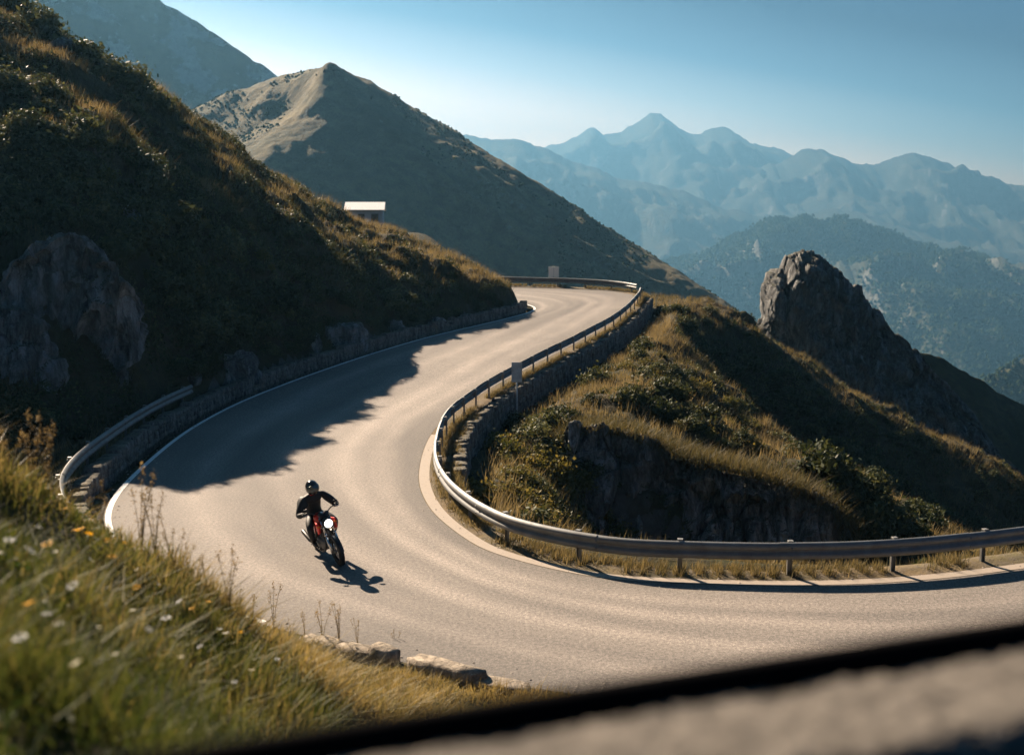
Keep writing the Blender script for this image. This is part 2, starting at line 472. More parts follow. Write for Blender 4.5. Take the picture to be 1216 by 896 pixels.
# ------------------------------------------------------------------ left hillside (heightfield)
HL = [  # foot of the slope behind the low wall, then up each column to the ridge and beyond
    (-60, 470, 40), (-60, 300, 44), (-60, 120, 52), (-60, -20, 60),
    (40, 520, 37.5), (40, 420, 39.5), (40, 300, 42.5), (40, 200, 46.5), (40, 125, 51), (40, 80, 56), (40, 42, 61),
    (130, 505, 40), (130, 400, 42.3), (130, 300, 45.2), (130, 200, 50), (130, 150, 53.4), (130, 118, 57.5), (130, 92, 62),
    (230, 462, 46), (230, 380, 48.2), (230, 300, 51.6), (230, 220, 58.5), (230, 160, 66),
    (320, 428, 53), (320, 370, 54.5), (320, 318, 56.6), (320, 280, 60.5), (320, 240, 67.5), (320, 208, 76),
    (400, 405, 60), (400, 360, 61), (400, 330, 62.2), (400, 300, 67), (400, 272, 74), (400, 248, 82),
    (470, 388, 66), (470, 352, 67), (470, 338, 67.8), (470, 318, 72), (470, 296, 78), (470, 279, 84),
    (540, 372, 71), (540, 348, 72), (540, 342, 72.8), (540, 322, 78), (540, 306, 82.5),
    (590, 362, 74.6), (590, 346, 75.4), (590, 334, 79), (602, 334, 80.5),
]
ctrl = [at(*c) for c in HL]
foot_pts = []
for px, py, off in ((632, 368, 0), (600, 378, 0), (500, 402, 0), (400, 433, 0), (300, 470, 0), (230, 505, 0), (165, 555, 0), (125, 605, 0)):
    pass
ctrl += [(-18, 34, 3.5), (-24, 30, 8), (-30, 38, 17), (-15.5, 30, 1.0), (-13, 26, .6), (-34, 52, 24), (-40, 62, 27), (-33, 74, 21),
         (-26, 88, 12), (-16, 96, 6.0), (-30, 104, 13), (-1.0, 80.4, 3.2), (.4, 78.8, 2.6), (-45, 40, 27), (-52, 70, 34)]
fh = tps(ctrl)
gx = np.arange(-52, 3, .22); gy = np.arange(24, 102, .24)
X, Y = np.meshgrid(gx, gy, indexing='ij')
Z = fh(X, Y)
dO = -poly_dist(X, Y, LO[::3])           # positive away from the road
rz = road_z(Y)
up = np.clip(dO - 1.0, 0, None)
n_big = fbm(np.stack([X, Y], -1) * .16, 4, 21); n_mid = fbm(np.stack([X, Y], -1) * .55, 4, 33); n_sm = fbm(np.stack([X, Y], -1) * 1.9, 3, 45)
grow = smooth01(up / 5)
Z = Z + grow * (n_big * 1.3 + n_mid * .8) + smooth01(up / 2) * n_sm * .25
bank = rz + .35 + up * 2.4 + n_mid * .35       # the cut bank is never steeper than this
Z = np.minimum(Z, bank)
Z = np.where(dO < 1.0, rz - .25, np.maximum(Z, rz + .1))
Z = np.where(dO < .3, rz - .6, Z)
Z = np.where(dO < -1.2, rz - 9, Z)
HLV = np.stack([X, Y, Z], -1)
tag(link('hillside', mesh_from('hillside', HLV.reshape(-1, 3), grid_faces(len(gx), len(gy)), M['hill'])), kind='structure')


class Field:
    """look-up of a heightfield on a regular grid"""
    def __init__(s, gx, gy, Z): s.gx, s.gy, s.Z = gx, gy, Z
    def z(s, x, y):
        i = (np.asarray(x) - s.gx[0]) / (s.gx[1] - s.gx[0]); j = (np.asarray(y) - s.gy[0]) / (s.gy[1] - s.gy[0])
        i = np.clip(i, 0, len(s.gx) - 1.001); j = np.clip(j, 0, len(s.gy) - 1.001)
        a, b = i.astype(int), j.astype(int); fi, fj = i - a, j - b; Z = s.Z
        return Z[a, b] * (1 - fi) * (1 - fj) + Z[a + 1, b] * fi * (1 - fj) + Z[a, b + 1] * (1 - fi) * fj + Z[a + 1, b + 1] * fi * fj
    def nz(s, x, y, e=.4):
        a = (s.z(x + e, y) - s.z(x - e, y)) / (2 * e); b = (s.z(x, y + e) - s.z(x, y - e)) / (2 * e)
        return 1 / np.sqrt(1 + a * a + b * b)
    def hit(s, px, py, lo=8., hi=200.):
        ds = np.linspace(lo, hi, 900); P = np.array([at(px, py, d) for d in ds])
        inside = (P[:, 0] > s.gx[0]) & (P[:, 0] < s.gx[-1]) & (P[:, 1] > s.gy[0]) & (P[:, 1] < s.gy[-1])
        k = np.where(inside & (P[:, 2] <= s.z(P[:, 0], P[:, 1])))[0]
        return P[k[0]] if len(k) else None


F_left = Field(gx, gy, Z)

# ------------------------------------------------------------------ inner spur (heightfield)
RIM_A = [at(*c) for c in ((655, 520, 43.6), (690, 508, 43.4), (740, 510, 43.2), (790, 527, 43), (835, 548, 42.4))]
RIM_B = [at(*c) for c in ((812, 536, 42.4), (850, 547, 42), (890, 556, 41.8), (930, 568, 41.6), (970, 586, 41.4), (1000, 612, 41.2), (1025, 648, 41))]
HS = [  # ravine floor and foot of the cliff
    (560, 600, 32.5), (620, 612, 33), (690, 655, 34), (560, 560, 36), (640, 568, 38), (690, 640, 38.5),
    (745, 668, 40), (800, 682, 40.5), (870, 690, 41), (940, 690, 41), (1010, 680, 41),
    # cliff edge
    (640, 508, 45.5), (690, 492, 45.8), (740, 500, 45.6), (800, 518, 45), (870, 545, 44.4), (930, 562, 44), (970, 580, 43.6),
    # top of the front spur
    (650, 470, 50.5), (700, 455, 52.5), (750, 440, 56), (770, 420, 62), (800, 450, 56), (850, 490, 52.5), (910, 525, 50), (960, 552, 47.5),
    # gully
    (850, 450, 78), (900, 502, 80), (960, 548, 80), (1030, 600, 78), (1120, 640, 77), (1216, 690, 76),
    # foot of the lit strip and the crest of the back spur
    (810, 380, 83), (850, 396, 83.5), (900, 424, 84), (960, 468, 84), (1020, 512, 83.5), (1100, 562, 83), (1216, 618, 82.5),
    (790, 352, 88), (850, 366, 88), (900, 392, 88.4), (950, 426, 88.6), (1000, 458, 88.6), (1060, 486, 88), (1100, 512, 88), (1160, 545, 87.5), (1216, 576, 87),
]
cs = [at(*c) for c in HS]
cs += [(12.5, 98, -1.5), (20, 104, -7), (30, 104, -14), (42, 100, -22), (60, 96, -32), (60, 82, -28), (60, 60, -30), (30, 40, -8), (45, 45, -15), (20, 30, -2.2), (32, 36, -5),
       (14, 36, -4.0), (20, 42, -7), (28, 55, -11), (5, 100, .5), (-6, 100, .8), (-2, 34, -.9), (-1.3, 38, -.9), (0, 44, -.8), (1.5, 50, -.7), (4, 56, -.3), (7, 64, .3), (9.5, 72, .9), (11, 80, 1.4),
       (2, 28, -.7), (6, 26.5, -.8), (11, 27, -.8), (16, 29, -1.0), (-18, 98, 2.0), (-18, 108, 3)]
fs = tps(cs)
gx = np.arange(-18, 62, .24); gy = np.arange(23, 108, .24)
X, Y = np.meshgrid(gx, gy, indexing='ij')
Z = fs(X, Y)
dI = poly_dist(X, Y, LI[::3])
n_big = fbm(np.stack([X, Y], -1) * .13, 4, 61); n_mid = fbm(np.stack([X, Y], -1) * .5, 4, 63); n_sm = fbm(np.stack([X, Y], -1) * 1.7, 3, 65)
grow = smooth01((dI - 2) / 6)
Z = Z + grow * (n_big * 1.0 + n_mid * .85) + smooth01((dI - 1.5) / 2) * n_sm * .25
rz = road_z(Y)
wb = smooth01((Y - 32) / 5)          # along the retaining wall the ground starts a metre lower
Z = np.where(dI < 1.35, rz - .9, np.minimum(Z, rz - .12 - wb * .9 + np.clip(dI - 1.6, 0, None) * (.2 + .1 * wb)))
rim = np.vstack([RIM_A[:-1], RIM_B[1:]])
dR = -poly_dist(X, Y, rim); along = smooth01((X - rim[0, 0] - .2) / 1.2) * smooth01((rim[-1, 0] - .2 - X) / 1.5)
rz_ = np.interp(X, rim[:, 0], rim[:, 2])
cut = rz_ + .25 - (5.2 + .5 * n_mid) * smooth01((dR + .3) / 1.3) * along
Z = np.where((dR > -.3) & (dR < 9) & (along > 0), np.minimum(Z, cut + 60 * (1 - along) + np.clip(dR - 3.5, 0, None) * .9), Z)
Z = np.where(dI < 1.0, rz - 1.6, Z)
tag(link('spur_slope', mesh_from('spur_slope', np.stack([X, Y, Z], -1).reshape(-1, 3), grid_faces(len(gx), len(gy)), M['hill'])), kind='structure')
F_spur = Field(gx, gy, Z)

# ------------------------------------------------------------------ near slope below the viewer
HN = [(-200, 470, 9.5), (0, 558, 9.5), (60, 594, 9.8), (130, 630, 10.2), (220, 694, 10.8), (300, 756, 11.5), (380, 792, 13), (460, 818, 14.6), (540, 850, 15.6), (620, 886, 14.5),
      (-200, 625, 6.2), (0, 668, 6.4), (120, 742, 6.9), (250, 815, 7.8), (400, 860, 9.6),
      (-200, 800, 4.0), (0, 820, 4.1), (150, 890, 4.4), (300, 960, 5.0), (450, 960, 7)]
cn = [at(*c) for c in HN]
cn += [(-6, 1, 6.0), (-2, 1, 5.8), (0, .5, 5.6), (3, 2, 5.2), (0, 4, 4.7), (3, 6, 3.4), (6, 4, 4.6), (4, 12, .8), (8, 12, .6), (-10, 3, 6.4), (-12, 10, 6.2), (12, 12, .6), (12, 4, 4.2)]
fn = tps(cn)
gx = np.arange(-14, 14, .1); gy = np.arange(.4, 31, .1)
X, Y = np.meshgrid(gx, gy, indexing='ij')
Z = fn(X, Y)
cl = spline([at(*c)[:2] for c in HN[:10]] , 60)
cl = np.vstack([[-16, 9.4], cl, [16, 13.5]])
dC = poly_dist(X, Y, np.c_[cl, np.zeros(len(cl))])   # positive beyond the brow
dO = -poly_dist(X, Y, LO[::2])
zc = Z.copy()
brow = fn(X, Y - np.clip(dC, 0, None))
drop = np.clip(dC, 0, None)
Z = np.where(dC > 0, np.minimum(Z, brow) - drop * 1.15 - .0, Z)
Z += .10 * fbm(np.stack([X, Y], -1) * .9, 3, 81) + .035 * fbm(np.stack([X, Y], -1) * 4, 3, 83)
Z = np.maximum(Z, .05 + .2 * smooth01((dO - .4) / 1.5))
Z = np.where(dO < .06, -.35, Z)
Z = np.where(dO < -1.0, -6, Z)
tag(link('near_slope', mesh_from('near_slope', np.stack([X, Y, Z], -1).reshape(-1, 3), grid_faces(len(gx), len(gy)), M['near'])), kind='structure')
F_near = Field(gx, gy, Z)


# ------------------------------------------------------------------ mountains
def ridge(name, crest, d, base, front, back, amp, seed, mat, nu=300, nv=110, curve=1.3, wave=8, wobble=.0, label=None):
    """a mountain range: its crest runs through the given sight lines at distance d, both flanks fall to `base`"""
    C = np.array([at(px, py, dd if dd else d) for px, py, dd in [(c + (0,))[:3] for c in crest]])
    C = spline(C, nu)
    sc = np.hypot(C[:, 0] - C[0, 0], C[:, 1] - C[0, 1])
    cn_ = fbm(np.c_[sc / d * wave * 4, np.zeros(nu)], 6, seed, .6)
    C[:, 2] += cn_ * amp * .20
    v = np.linspace(-1, 1, nv); v = np.sign(v) * np.abs(v) ** 1.25
    VV = np.empty((nu, nv, 3))
    for j, t in enumerate(v):
        run = front if t < 0 else back
        a = abs(t)
        h = C[:, 2] - base
        prof = (1 - a) ** curve
        x = C[:, 0]; y = C[:, 1] + (-a * run if t < 0 else a * run)
        q = np.stack([x / d * wave, y / d * wave * .8], -1)
        wq = q + .35 * np.stack([fbm(q * .8, 3, seed + 5), fbm(q * .8 + 9, 3, seed + 6)], -1)
        n = fbm(wq, 6, seed + 1, .52, True)
        env = smooth01(a * 5) * (1 - a * .35)
        z = base + h * prof + env * n * amp
        VV[:, j] = np.stack([x + a * wobble * x, y, z], -1)
    o = link(name, mesh_from(name, VV.reshape(-1, 3), grid_faces(nu, nv), mat))
    tag(o, kind='structure')
    return o, VV


VAL = -430.
far_o, _ = ridge('far_mountain', [(-500, 260), (-200, 250), (200, 240), (450, 215), (600, 190), (668, 168), (703, 151), (716, 157), (732, 154), (748, 145), (762, 140), (772, 136), (783, 136), (796, 147), (815, 157), (832, 160), (845, 153), (860, 150), (872, 156), (886, 167), (905, 174), (935, 183), (1000, 200), (1200, 250), (1400, 262), (1800, 270)],
        6400, VAL, 2900, 900, 190, 5, M['far'], 520, 170, 1.25, 13)
ridge('far_mountain', [(400, 300), (800, 235), (900, 200), (940, 184), (972, 178), (1012, 191), (1040, 193), (1085, 182), (1130, 195), (1175, 212), (1216, 222), (1400, 215), (1600, 240), (1900, 250)],
        5600, VAL, 2300, 700, 160, 15, M['far'], 520, 150, 1.3, 14)
ridge('far_hill', [(-300, 190), (200, 170), (400, 160), (520, 156), (560, 160), (625, 168), (690, 192), (740, 212), (800, 224), (870, 248), (930, 255), (985, 248), (1050, 262), (1116, 284), (1250, 320), (1600, 360)],
        4500, VAL, 1700, 800, 115, 25, M['far'], 460, 150, 1.25, 15)
fo, FV = ridge('forest_hill', [(300, 400), (560, 330), (660, 320), (740, 318), (800, 312), (850, 292), (905, 268), (955, 257), (1005, 262), (1060, 277), (1110, 295), (1170, 306), (1216, 318), (1350, 340), (1600, 380)],
        3000, VAL, 1300, 800, 110, 35, M['valley'], 340, 140, 1.15, 13)
ho, HV2 = ridge('wooded_slope', [(1090, 520), (1150, 462), (1185, 440), (1216, 424), (1300, 390), (1500, 330), (1800, 300)], 1150, VAL, 420, 300, 22, 45, M['valley'], 160, 80, 1.1, 10)

# the two near mountains are heightfields through sighted control points
KM = .52      # the sight-line depths below are scaled to the mountain's true distance
MT = [(390, 79, 900), (380, 84, 908), (400, 86, 898), (408, 93, 897), (360, 89, 925), (330, 94, 960), (420, 102, 895), (450, 120, 890), (520, 165, 880), (600, 206, 870), (700, 272, 850), (780, 320, 830), (845, 362, 815), (960, 440, 800), (1100, 520, 780),
      # the spur that divides the sunlit flank from the shaded one
      (378, 110, 872), (362, 145, 838), (338, 178, 806), (308, 208, 780), (270, 240, 752),
      # the sunlit flank on its left
      (345, 130, 893), (320, 150, 872), (290, 130, 915), (265, 170, 862), (240, 190, 820), (290, 105, 950), (200, 220, 790),
      ]
def below(px, pyc, dc, py, ang=49):
    """the depth at which a flank falling from the crest sight line at `ang` degrees meets the lower sight line"""
    zc = at(px, pyc, dc)[2]; lo, hi = dc * .5, dc
    for _ in range(40):
        m = (lo + hi) / 2
        if at(px, py, m)[2] < zc - (dc - m) * math.tan(R(ang)): lo = m
        else: hi = m
    return (px, py, hi)
for px, pyc, dc, lows in ((400, 86, 898, (150, 215, 280)), (425, 104, 894, (160, 230, 300)), (460, 126, 888, (180, 250, 320)), (520, 165, 880, (215, 280, 340)), (580, 196, 873, (240, 300, 350)), (640, 232, 862, (270, 320, 370)), (720, 284, 846, (315, 350, 400)), (340, 180, 804, (240, 300)), (300, 214, 776, (260, 320))):
    if px >= 460:                     # a rounded shoulder under the right-hand crest, steep below it
        sh_ = below(px, pyc, dc, pyc + 24, 17); MT.append(sh_); MT += [below(px, sh_[1], sh_[2], q, 51) for q in lows]
    else: MT += [below(px, pyc, dc, q) for q in lows]
cm = [at(a_, b_, c_ * KM) for a_, b_, c_ in MT]
cm += [(-260, 560, -90), (-100, 560, -150), (0, 600, -170), (150, 600, -190), (300, 620, -230), (400, 700, -260), (-350, 700, 60), (-300, 1050, 60), (0, 1050, 10), (200, 1050, -150), (420, 1000, -330), (-100, 1080, 60), (-450, 850, 120)]
cm[len(MT):] = [(a_ * KM, b_ * KM, CAM_H + (c_ - CAM_H) * KM) for a_, b_, c_ in cm[len(MT):]]
fm = tps(cm)
gx = np.arange(-220, 224, 1.1); gy = np.arange(262, 551, 1.1)
X, Y = np.meshgrid(gx, gy, indexing='ij')
q = np.stack([X, Y], -1)
wq = q / 62 + .35 * np.stack([fbm(q / 75, 3, 91), fbm(q / 75 + 5, 3, 92)], -1)
Z = fm(X, Y) + 3.6 * fbm(wq, 6, 93, .55, True) - 1 + 1.3 * fbm(q / 9, 5, 94, .65)
pk = at(390, 79, 900 * KM); Z = Z + 3.6 * np.exp(-np.hypot(X - pk[0], (Y - pk[1]) * .7) / 13) - 1.0
F_mt0 = Field(gx, gy, Z); cc_ = np.stack([X, Y], -1)
for ln, A_, w_ in (([(575, 205), (640, 258), (720, 312), (800, 350)], 2.6, 3.0), ([(470, 165), (540, 225), (620, 278), (700, 325)], 2.2, 3.4), ([(545, 190), (600, 232), (660, 275)], 1.6, 2.2)):
    lp_ = [F_mt0.hit(a_, b_, 250, 560) for a_, b_ in ln]; lp_ = spline([q_[:2] for q_ in lp_ if q_ is not None], 40)
    dd = poly_dist(X + 2.5 * fbm(cc_ / 12, 3, 97), Y + 2.5 * fbm(cc_ / 12 + 4, 3, 98), np.c_[lp_, np.zeros(len(lp_))])
    Z = Z + A_ * np.exp(-(dd / w_) ** 2) - .5 * A_ * np.exp(-((dd - 2.2 * w_) / (w_ * 1.3)) ** 2)
tag(link('mountain', mesh_from('mountain', np.stack([X, Y, Z], -1).reshape(-1, 3), grid_faces(len(gx), len(gy)), M['mountain'])), kind='structure')
F_mt = Field(gx, gy, Z)

ridge('mountain', [(-700, -520), (-400, -440), (-200, -330), (-60, -180), (60, -90), (130, -40), (190, 0), (235, 28), (280, 58), (330, 92), (400, 150), (480, 210), (600, 320)], 900, -200, 300, 300, 26, 55, M['mountain_back'], 320, 170, 1.15, 9)

# valley floor reaching under every mountain
n = 60
gx = np.linspace(-7600, 7600, n); gy = np.linspace(-900, 8200, n)
X, Y = np.meshgrid(gx, gy, indexing='ij')
tag(link('ground', mesh_from('ground', np.stack([X, Y, np.full_like(X, VAL + 2)], -1).reshape(-1, 3), grid_faces(n, n), M['valley'])), kind='structure')

# ------------------------------------------------------------------ air
def haze_box():
    x0, x1, y0, y1, z0, z1 = -7700, 7700, -1000, 8300, VAL - 1.5, 650
    v = [(x, y, z) for x in (x0, x1) for y in (y0, y1) for z in (z0, z1)]
    f = [(0, 1, 3, 2), (4, 6, 7, 5), (0, 4, 5, 1), (2, 3, 7, 6), (0, 2, 6, 4), (1, 5, 7, 3)]
    m = bpy.data.materials.new('haze_air'); m.use_nodes = True; t = m.node_tree; t.nodes.clear()
    out = t.nodes.new('ShaderNodeOutputMaterial'); pv = t.nodes.new('ShaderNodeVolumePrincipled')
    pv.inputs['Color'].default_value = (.135, .325, .52, 1); pv.inputs['Density'].default_value = 2.0e-4; pv.inputs['Anisotropy'].default_value = .48
    t.links.new(pv.outputs[0], out.inputs['Volume'])
    o = link('haze', mesh_from('haze', np.array(v), np.array(f), m, False)); tag(o, kind='stuff')
    o.display_type = 'BOUNDS'
haze_box()
# ------------------------------------------------------------------ small-shape builder
class MB:
    """collects simple shapes into ONE mesh"""
    def __init__(s): s.v, s.f4, s.f3, s.n = [], [], [], 0
    def add(s, v, f):
        v = np.asarray(v, float); s.v.append(v)
        for q in f:
            if len(q) == 4: s.f4.append([i + s.n for i in q])
            else: s.f3.append([i + s.n for i in q])
        s.n += len(v)
    def box(s, c, size, rot=None, bev=.12):
        """box with chamfered edges"""
        h = np.asarray(size, float) / 2; b = min(h) * bev
        bm = bmesh.new(); bmesh.ops.create_cube(bm, size=2)
        for v in bm.verts: v.co = Vector((v.co.x * h[0], v.co.y * h[1], v.co.z * h[2]))
        if b > 0: bmesh.ops.bevel(bm, geom=bm.edges[:], offset=b, segments=1, affect='EDGES')
        bm.verts.index_update()
        V = np.array([v.co[:] for v in bm.verts]); F = [[v.index for v in f.verts] for f in bm.faces]; bm.free()
        if rot is not None: V = V @ np.asarray(rot).T
        s.add(V + np.asarray(c, float), F)
    def tube(s, path, r, n=8, cap=True, flat=(1, 1)):
        P = np.asarray(path, float); r = np.broadcast_to(np.asarray(r, float), (len(P),))
        T = np.gradient(P, axis=0); T /= np.linalg.norm(T, axis=1)[:, None] + 1e-12
        up = np.array([0, 0, 1.]) if abs(T[0, 2]) < .9 else np.array([1., 0, 0])
        V = []
        for k in range(len(P)):
            a = np.cross(T[k], up); a /= np.linalg.norm(a) + 1e-12; b = np.cross(a, T[k]); 
            up = b
            for j in range(n):
                an = 2 * math.pi * j / n
                V.append(P[k] + r[k] * (a * math.cos(an) * flat[0] + b * math.sin(an) * flat[1]))
        F = [[k * n + j, k * n + (j + 1) % n, (k + 1) * n + (j + 1) % n, (k + 1) * n + j] for k in range(len(P) - 1) for j in range(n)]
        if cap:
            m = len(V); V += [P[0], P[-1]]
            F += [[m, (j + 1) % n, j] for j in range(n)] + [[m + 1, (len(P) - 1) * n + j, (len(P) - 1) * n + (j + 1) % n] for j in range(n)]
        s.add(V, F)
    def lathe(s, prof, c, axis='y', n=32, closed=False):
        """revolve (radius, offset) pairs about an axis through c"""
        V = []
        for r_, o_ in prof:
            for j in range(n):
                a = 2 * math.pi * j / n; x, z = r_ * math.cos(a), r_ * math.sin(a)
                V.append({'y': (x, o_, z), 'x': (o_, x, z), 'z': (x, z, o_)}[axis])
        m = len(prof); F = [[k % m * n + j, k % m * n + (j + 1) % n, (k + 1) % m * n + (j + 1) % n, (k + 1) % m * n + j] for k in range(m if closed else m - 1) for j in range(n)]
        s.add(np.asarray(V) + np.asarray(c, float), F)
    def ball(s, c, rad, nu=14, nv=10, fn=None, rot=None):
        V = []
        for i in range(nv + 1):
            t = math.pi * i / nv
            for j in range(nu):
                p = 2 * math.pi * j / nu; V.append((math.sin(t) * math.cos(p), math.sin(t) * math.sin(p), math.cos(t)))
        V = np.array(V)
        if fn: V = fn(V)
        V = V * np.asarray(rad, float)
        if rot is not None: V = V @ np.asarray(rot).T
        F = [[i * nu + j, (i + 1) * nu + j, (i + 1) * nu + (j + 1) % nu, i * nu + (j + 1) % nu] for i in range(nv) for j in range(nu)]
        s.add(V + np.asarray(c, float), F)
    def build(s, name, mat, parent=None, smooth=True, loc=None):
        fs_ = []
        if s.f4: fs_.append(np.array(s.f4))
        if s.f3: fs_.append(np.array(s.f3))
        return link(name, mesh_from(name, np.vstack(s.v), fs_, mat, smooth), parent, loc)


def rotz(a): c, s_ = math.cos(a), math.sin(a); return np.array([[c, -s_, 0], [s_, c, 0], [0, 0, 1]])
def roty(a): c, s_ = math.cos(a), math.sin(a); return np.array([[c, 0, s_], [0, 1, 0], [-s_, 0, c]])
def rotx(a): c, s_ = math.cos(a), math.sin(a); return np.array([[1, 0, 0], [0, c, -s_], [0, s_, c]])


def mat_galv(name, base=(.42, .43, .43), rough=.42, metal=.75):
    t = NT(name); p = t.pos()
    n = t.noise(3.5, 7, .65, p); n2 = t.noise(40, 4, .7, p)
    mp = t.n('ShaderNodeMapping'); t.l(p, mp.inputs[0]); mp.inputs['Scale'].default_value = (6, 6, .5)
    drip = t.noise(1.0, 6, .65, mp.outputs[0])
    c = t.mix(t.ramp(n, [(.35, 0), (.7, 1)]), base, tuple(x * .62 for x in base))
    c = t.mix(t.ramp(drip, [(.58, 0), (.74, .55)]), c, (.16, .10, .06))
    r = t.math('ADD', t.math('MULTIPLY', n, .3), rough - .12, True)
    return t.done(t.bsdf(c, r, metal, t.bump(n2, .15, .004), .5))


M['galv'] = mat_galv('galvanised_steel', (.15, .16, .165), .55, .2)
M['post'] = mat_galv('weathered_post_steel', (.26, .26, .25), .55, .6)

# ------------------------------------------------------------------ guardrails
BEAM = [(.0, .36), (.03, .345), (.072, .31), (.08, .27), (.07, .235), (.025, .205), (.018, .18), (.025, .155), (.07, .125), (.08, .09), (.072, .05), (.03, .015), (.0, .0)]
def beam_mesh(P, N, z0):
    """W-shaped beam swept along P, its ribs bulging along N"""
    prof = BEAM + [(t - .012, z) for t, z in BEAM[::-1]]
    V = np.empty((len(P), len(prof), 3))
    for k, (t, z) in enumerate(prof):
        V[:, k, :2] = P[:, :2] + N * t; V[:, k, 2] = z0 + z
    F = grid_faces(len(P), len(prof), True).tolist(); m = len(prof)
    return V.reshape(-1, 3), F


def guardrail(path, face, label, cat, section=4.0, spacing=2.3, top=.74, group=None, base=None, post_len=.55, end_turn=True):
    """path: xyz of the ground under the rail; face: +1/-1 side (of the left normal) the ribs bulge to"""
    P = spline(path, .25)
    if base is None: P[:, 2] = road_z(P[:, 1])
    N = normals2d(P) * face
    c = P[len(P) // 2]
    root = empty('guardrail', (float(c[0]), float(c[1]), float(c[2])))
    tag(root, label, cat, group)
    per = int(section / .25); o3 = -np.array(c)
    for k in range(0, len(P) - 2, per):
        e_ = min(k + per + 2, len(P)); q = P[k:e_]; nn = N[k:e_]
        if len(q) < 3: continue
        lift = .010 * ((k // per) % 2)
        mb = MB(); v_, f_ = beam_mesh(q + np.array([0, 0, 0]), nn, (q[:, 2] + top - .36) + lift)
        v_[:, :2] += np.repeat(nn, len(BEAM) * 2, 0) * lift
        mb.add(v_ + o3, f_)
        for dz in (.1, .26):                                    # bolt heads at the lap
            mb.ball(np.r_[q[1, :2] + nn[1] * .085, q[1, 2] + top - .36 + dz] + o3, (.026, .026, .026), 6, 4)
        mb.build('beam', M['galv'], root)
    st = max(1, int(spacing / .25))
    for k in range(3, len(P) - 1, st):
        mb = MB(); p, n_ = P[k], N[k]; an = math.atan2(n_[1], n_[0]); Rz = rotz(an)
        pb = p + np.r_[-n_ * .13, 0]
        h = top - .03 + post_len
        for w_, t_, off in ((.1, .008, 0), (.008, .05, .046), (.008, .05, -.046)):
            d = Rz @ np.array([.025 if t_ == .05 else 0, off, 0])
            mb.box(pb + d + [0, 0, top - .03 - h / 2] + o3, (t_ if t_ == .05 else .008, w_, h), Rz, 0)
        mb.box(p + np.r_[-n_ * .06, top - .18] + o3, (.1, .08, .2), Rz, .1)
        mb.box(p + np.r_[-n_ * .07, top + .015] + o3, (.10, .11, .03), Rz, .1)
        mb.build('post', M['post'], root, False)
    return root


iO = lambda P, off: np.c_[P[:, :2] + normals2d(P) * off, P[:, 2]]
i0 = int(np.argmin(np.hypot(LI[:, 0] - 9.3, LI[:, 1] - 85.5)))
path = iO(LI, .52)[i0:]
guardrail(path[::4], -1, 'long grey steel guardrail sweeping round the inside of the hairpin bend', 'guardrail')
fp = iO(LI, .5)[:i0 - 1]
fp = fp[fp[:, 0] > -8]
guardrail(fp[::4], -1, 'pale steel guardrail closing the far bend below the mountain', 'guardrail')
iL = (LO[:, 1] < 45) & (LO[:, 1] > 25.5) & (LO[:, 0] < -6)
lp = iO(LO, -.95)[iL]
guardrail(lp[::4], 1, 'short blue-grey guardrail behind the low stone wall in the hillside shade', 'guardrail', top=1.08, post_len=1.0)


# ------------------------------------------------------------------ dry-stone walls
_cube = None
def stone_block(size, r):
    """rounded irregular stone from a 4x4x4 shell"""
    global _cube
    if _cube is None:
        bm = bmesh.new(); bmesh.ops.create_cube(bm, size=2); bmesh.ops.subdivide_edges(bm, edges=bm.edges[:], cuts=2, use_grid_fill=True)
        bm.verts.index_update(); V = np.array([v.co[:] for v in bm.verts]); F = [[v.index for v in f.verts] for f in bm.faces]; bm.free(); _cube = (V, F)
    V, F = _cube
    n = V / np.linalg.norm(V, axis=1)[:, None]
    V = V * .70 + n * .44 + r.normal(0, .075, V.shape)
    return V * np.asarray(size) / 2, F


def stone_wall(name, P, off, thick, zb, zt, label, cat, course=.2, length=.36, cap=None, seed=5):
    r = np.random.default_rng(seed); mb = MB()
    N = normals2d(P); s = np.r_[0, np.cumsum(np.linalg.norm(np.diff(P[:, :2], axis=0), axis=1))]
    base = MB()
    c = P[len(P) // 2]
    H = zt - zb; rows = max(1, int(round(H / course)))
    for k in range(rows):
        x = r.uniform(0, .2)
        while x < s[-1]:
            l = length * r.uniform(.6, 1.5); m = x + l / 2
            if m > s[-1]: break
            i = int(np.searchsorted(s, m)); i = min(i, len(P) - 1)
            an = math.atan2(-N[i, 0], N[i, 1])
            hh = H / rows * r.uniform(.85, 1.25) * (1 if k < rows - 1 else r.uniform(.45, 1.7))
            p = np.array([np.interp(m, s, P[:, 0]), np.interp(m, s, P[:, 1])]) + N[i] * (off + r.normal(0, .02))
            z = road_z(p[1]) + zb + H / rows * (k + .5)
            V, F = stone_block((l * 1.0, thick, hh * 1.05), r)
            mb.add(V @ rotz(an + r.normal(0, .06)).T + [p[0], p[1], z], F); x += l
    # packed earth core
    q = P[::3]; nq = normals2d(q); Vc = []
    for a, z in ((-thick * .3, zb - .3), (-thick * .3, zt - .06), (thick * .3, zt - .06), (thick * .3, zb - .3)):
        Vc.append(np.c_[q[:, :2] + nq * (off + a), road_z(q[:, 1]) + z])
    Vc = np.stack(Vc, 1); mb.add(Vc.reshape(-1, 3), grid_faces(len(q), 4, True).tolist())
    o = mb.build(name, M['stone'], None, True); tag(o, label, cat); return o


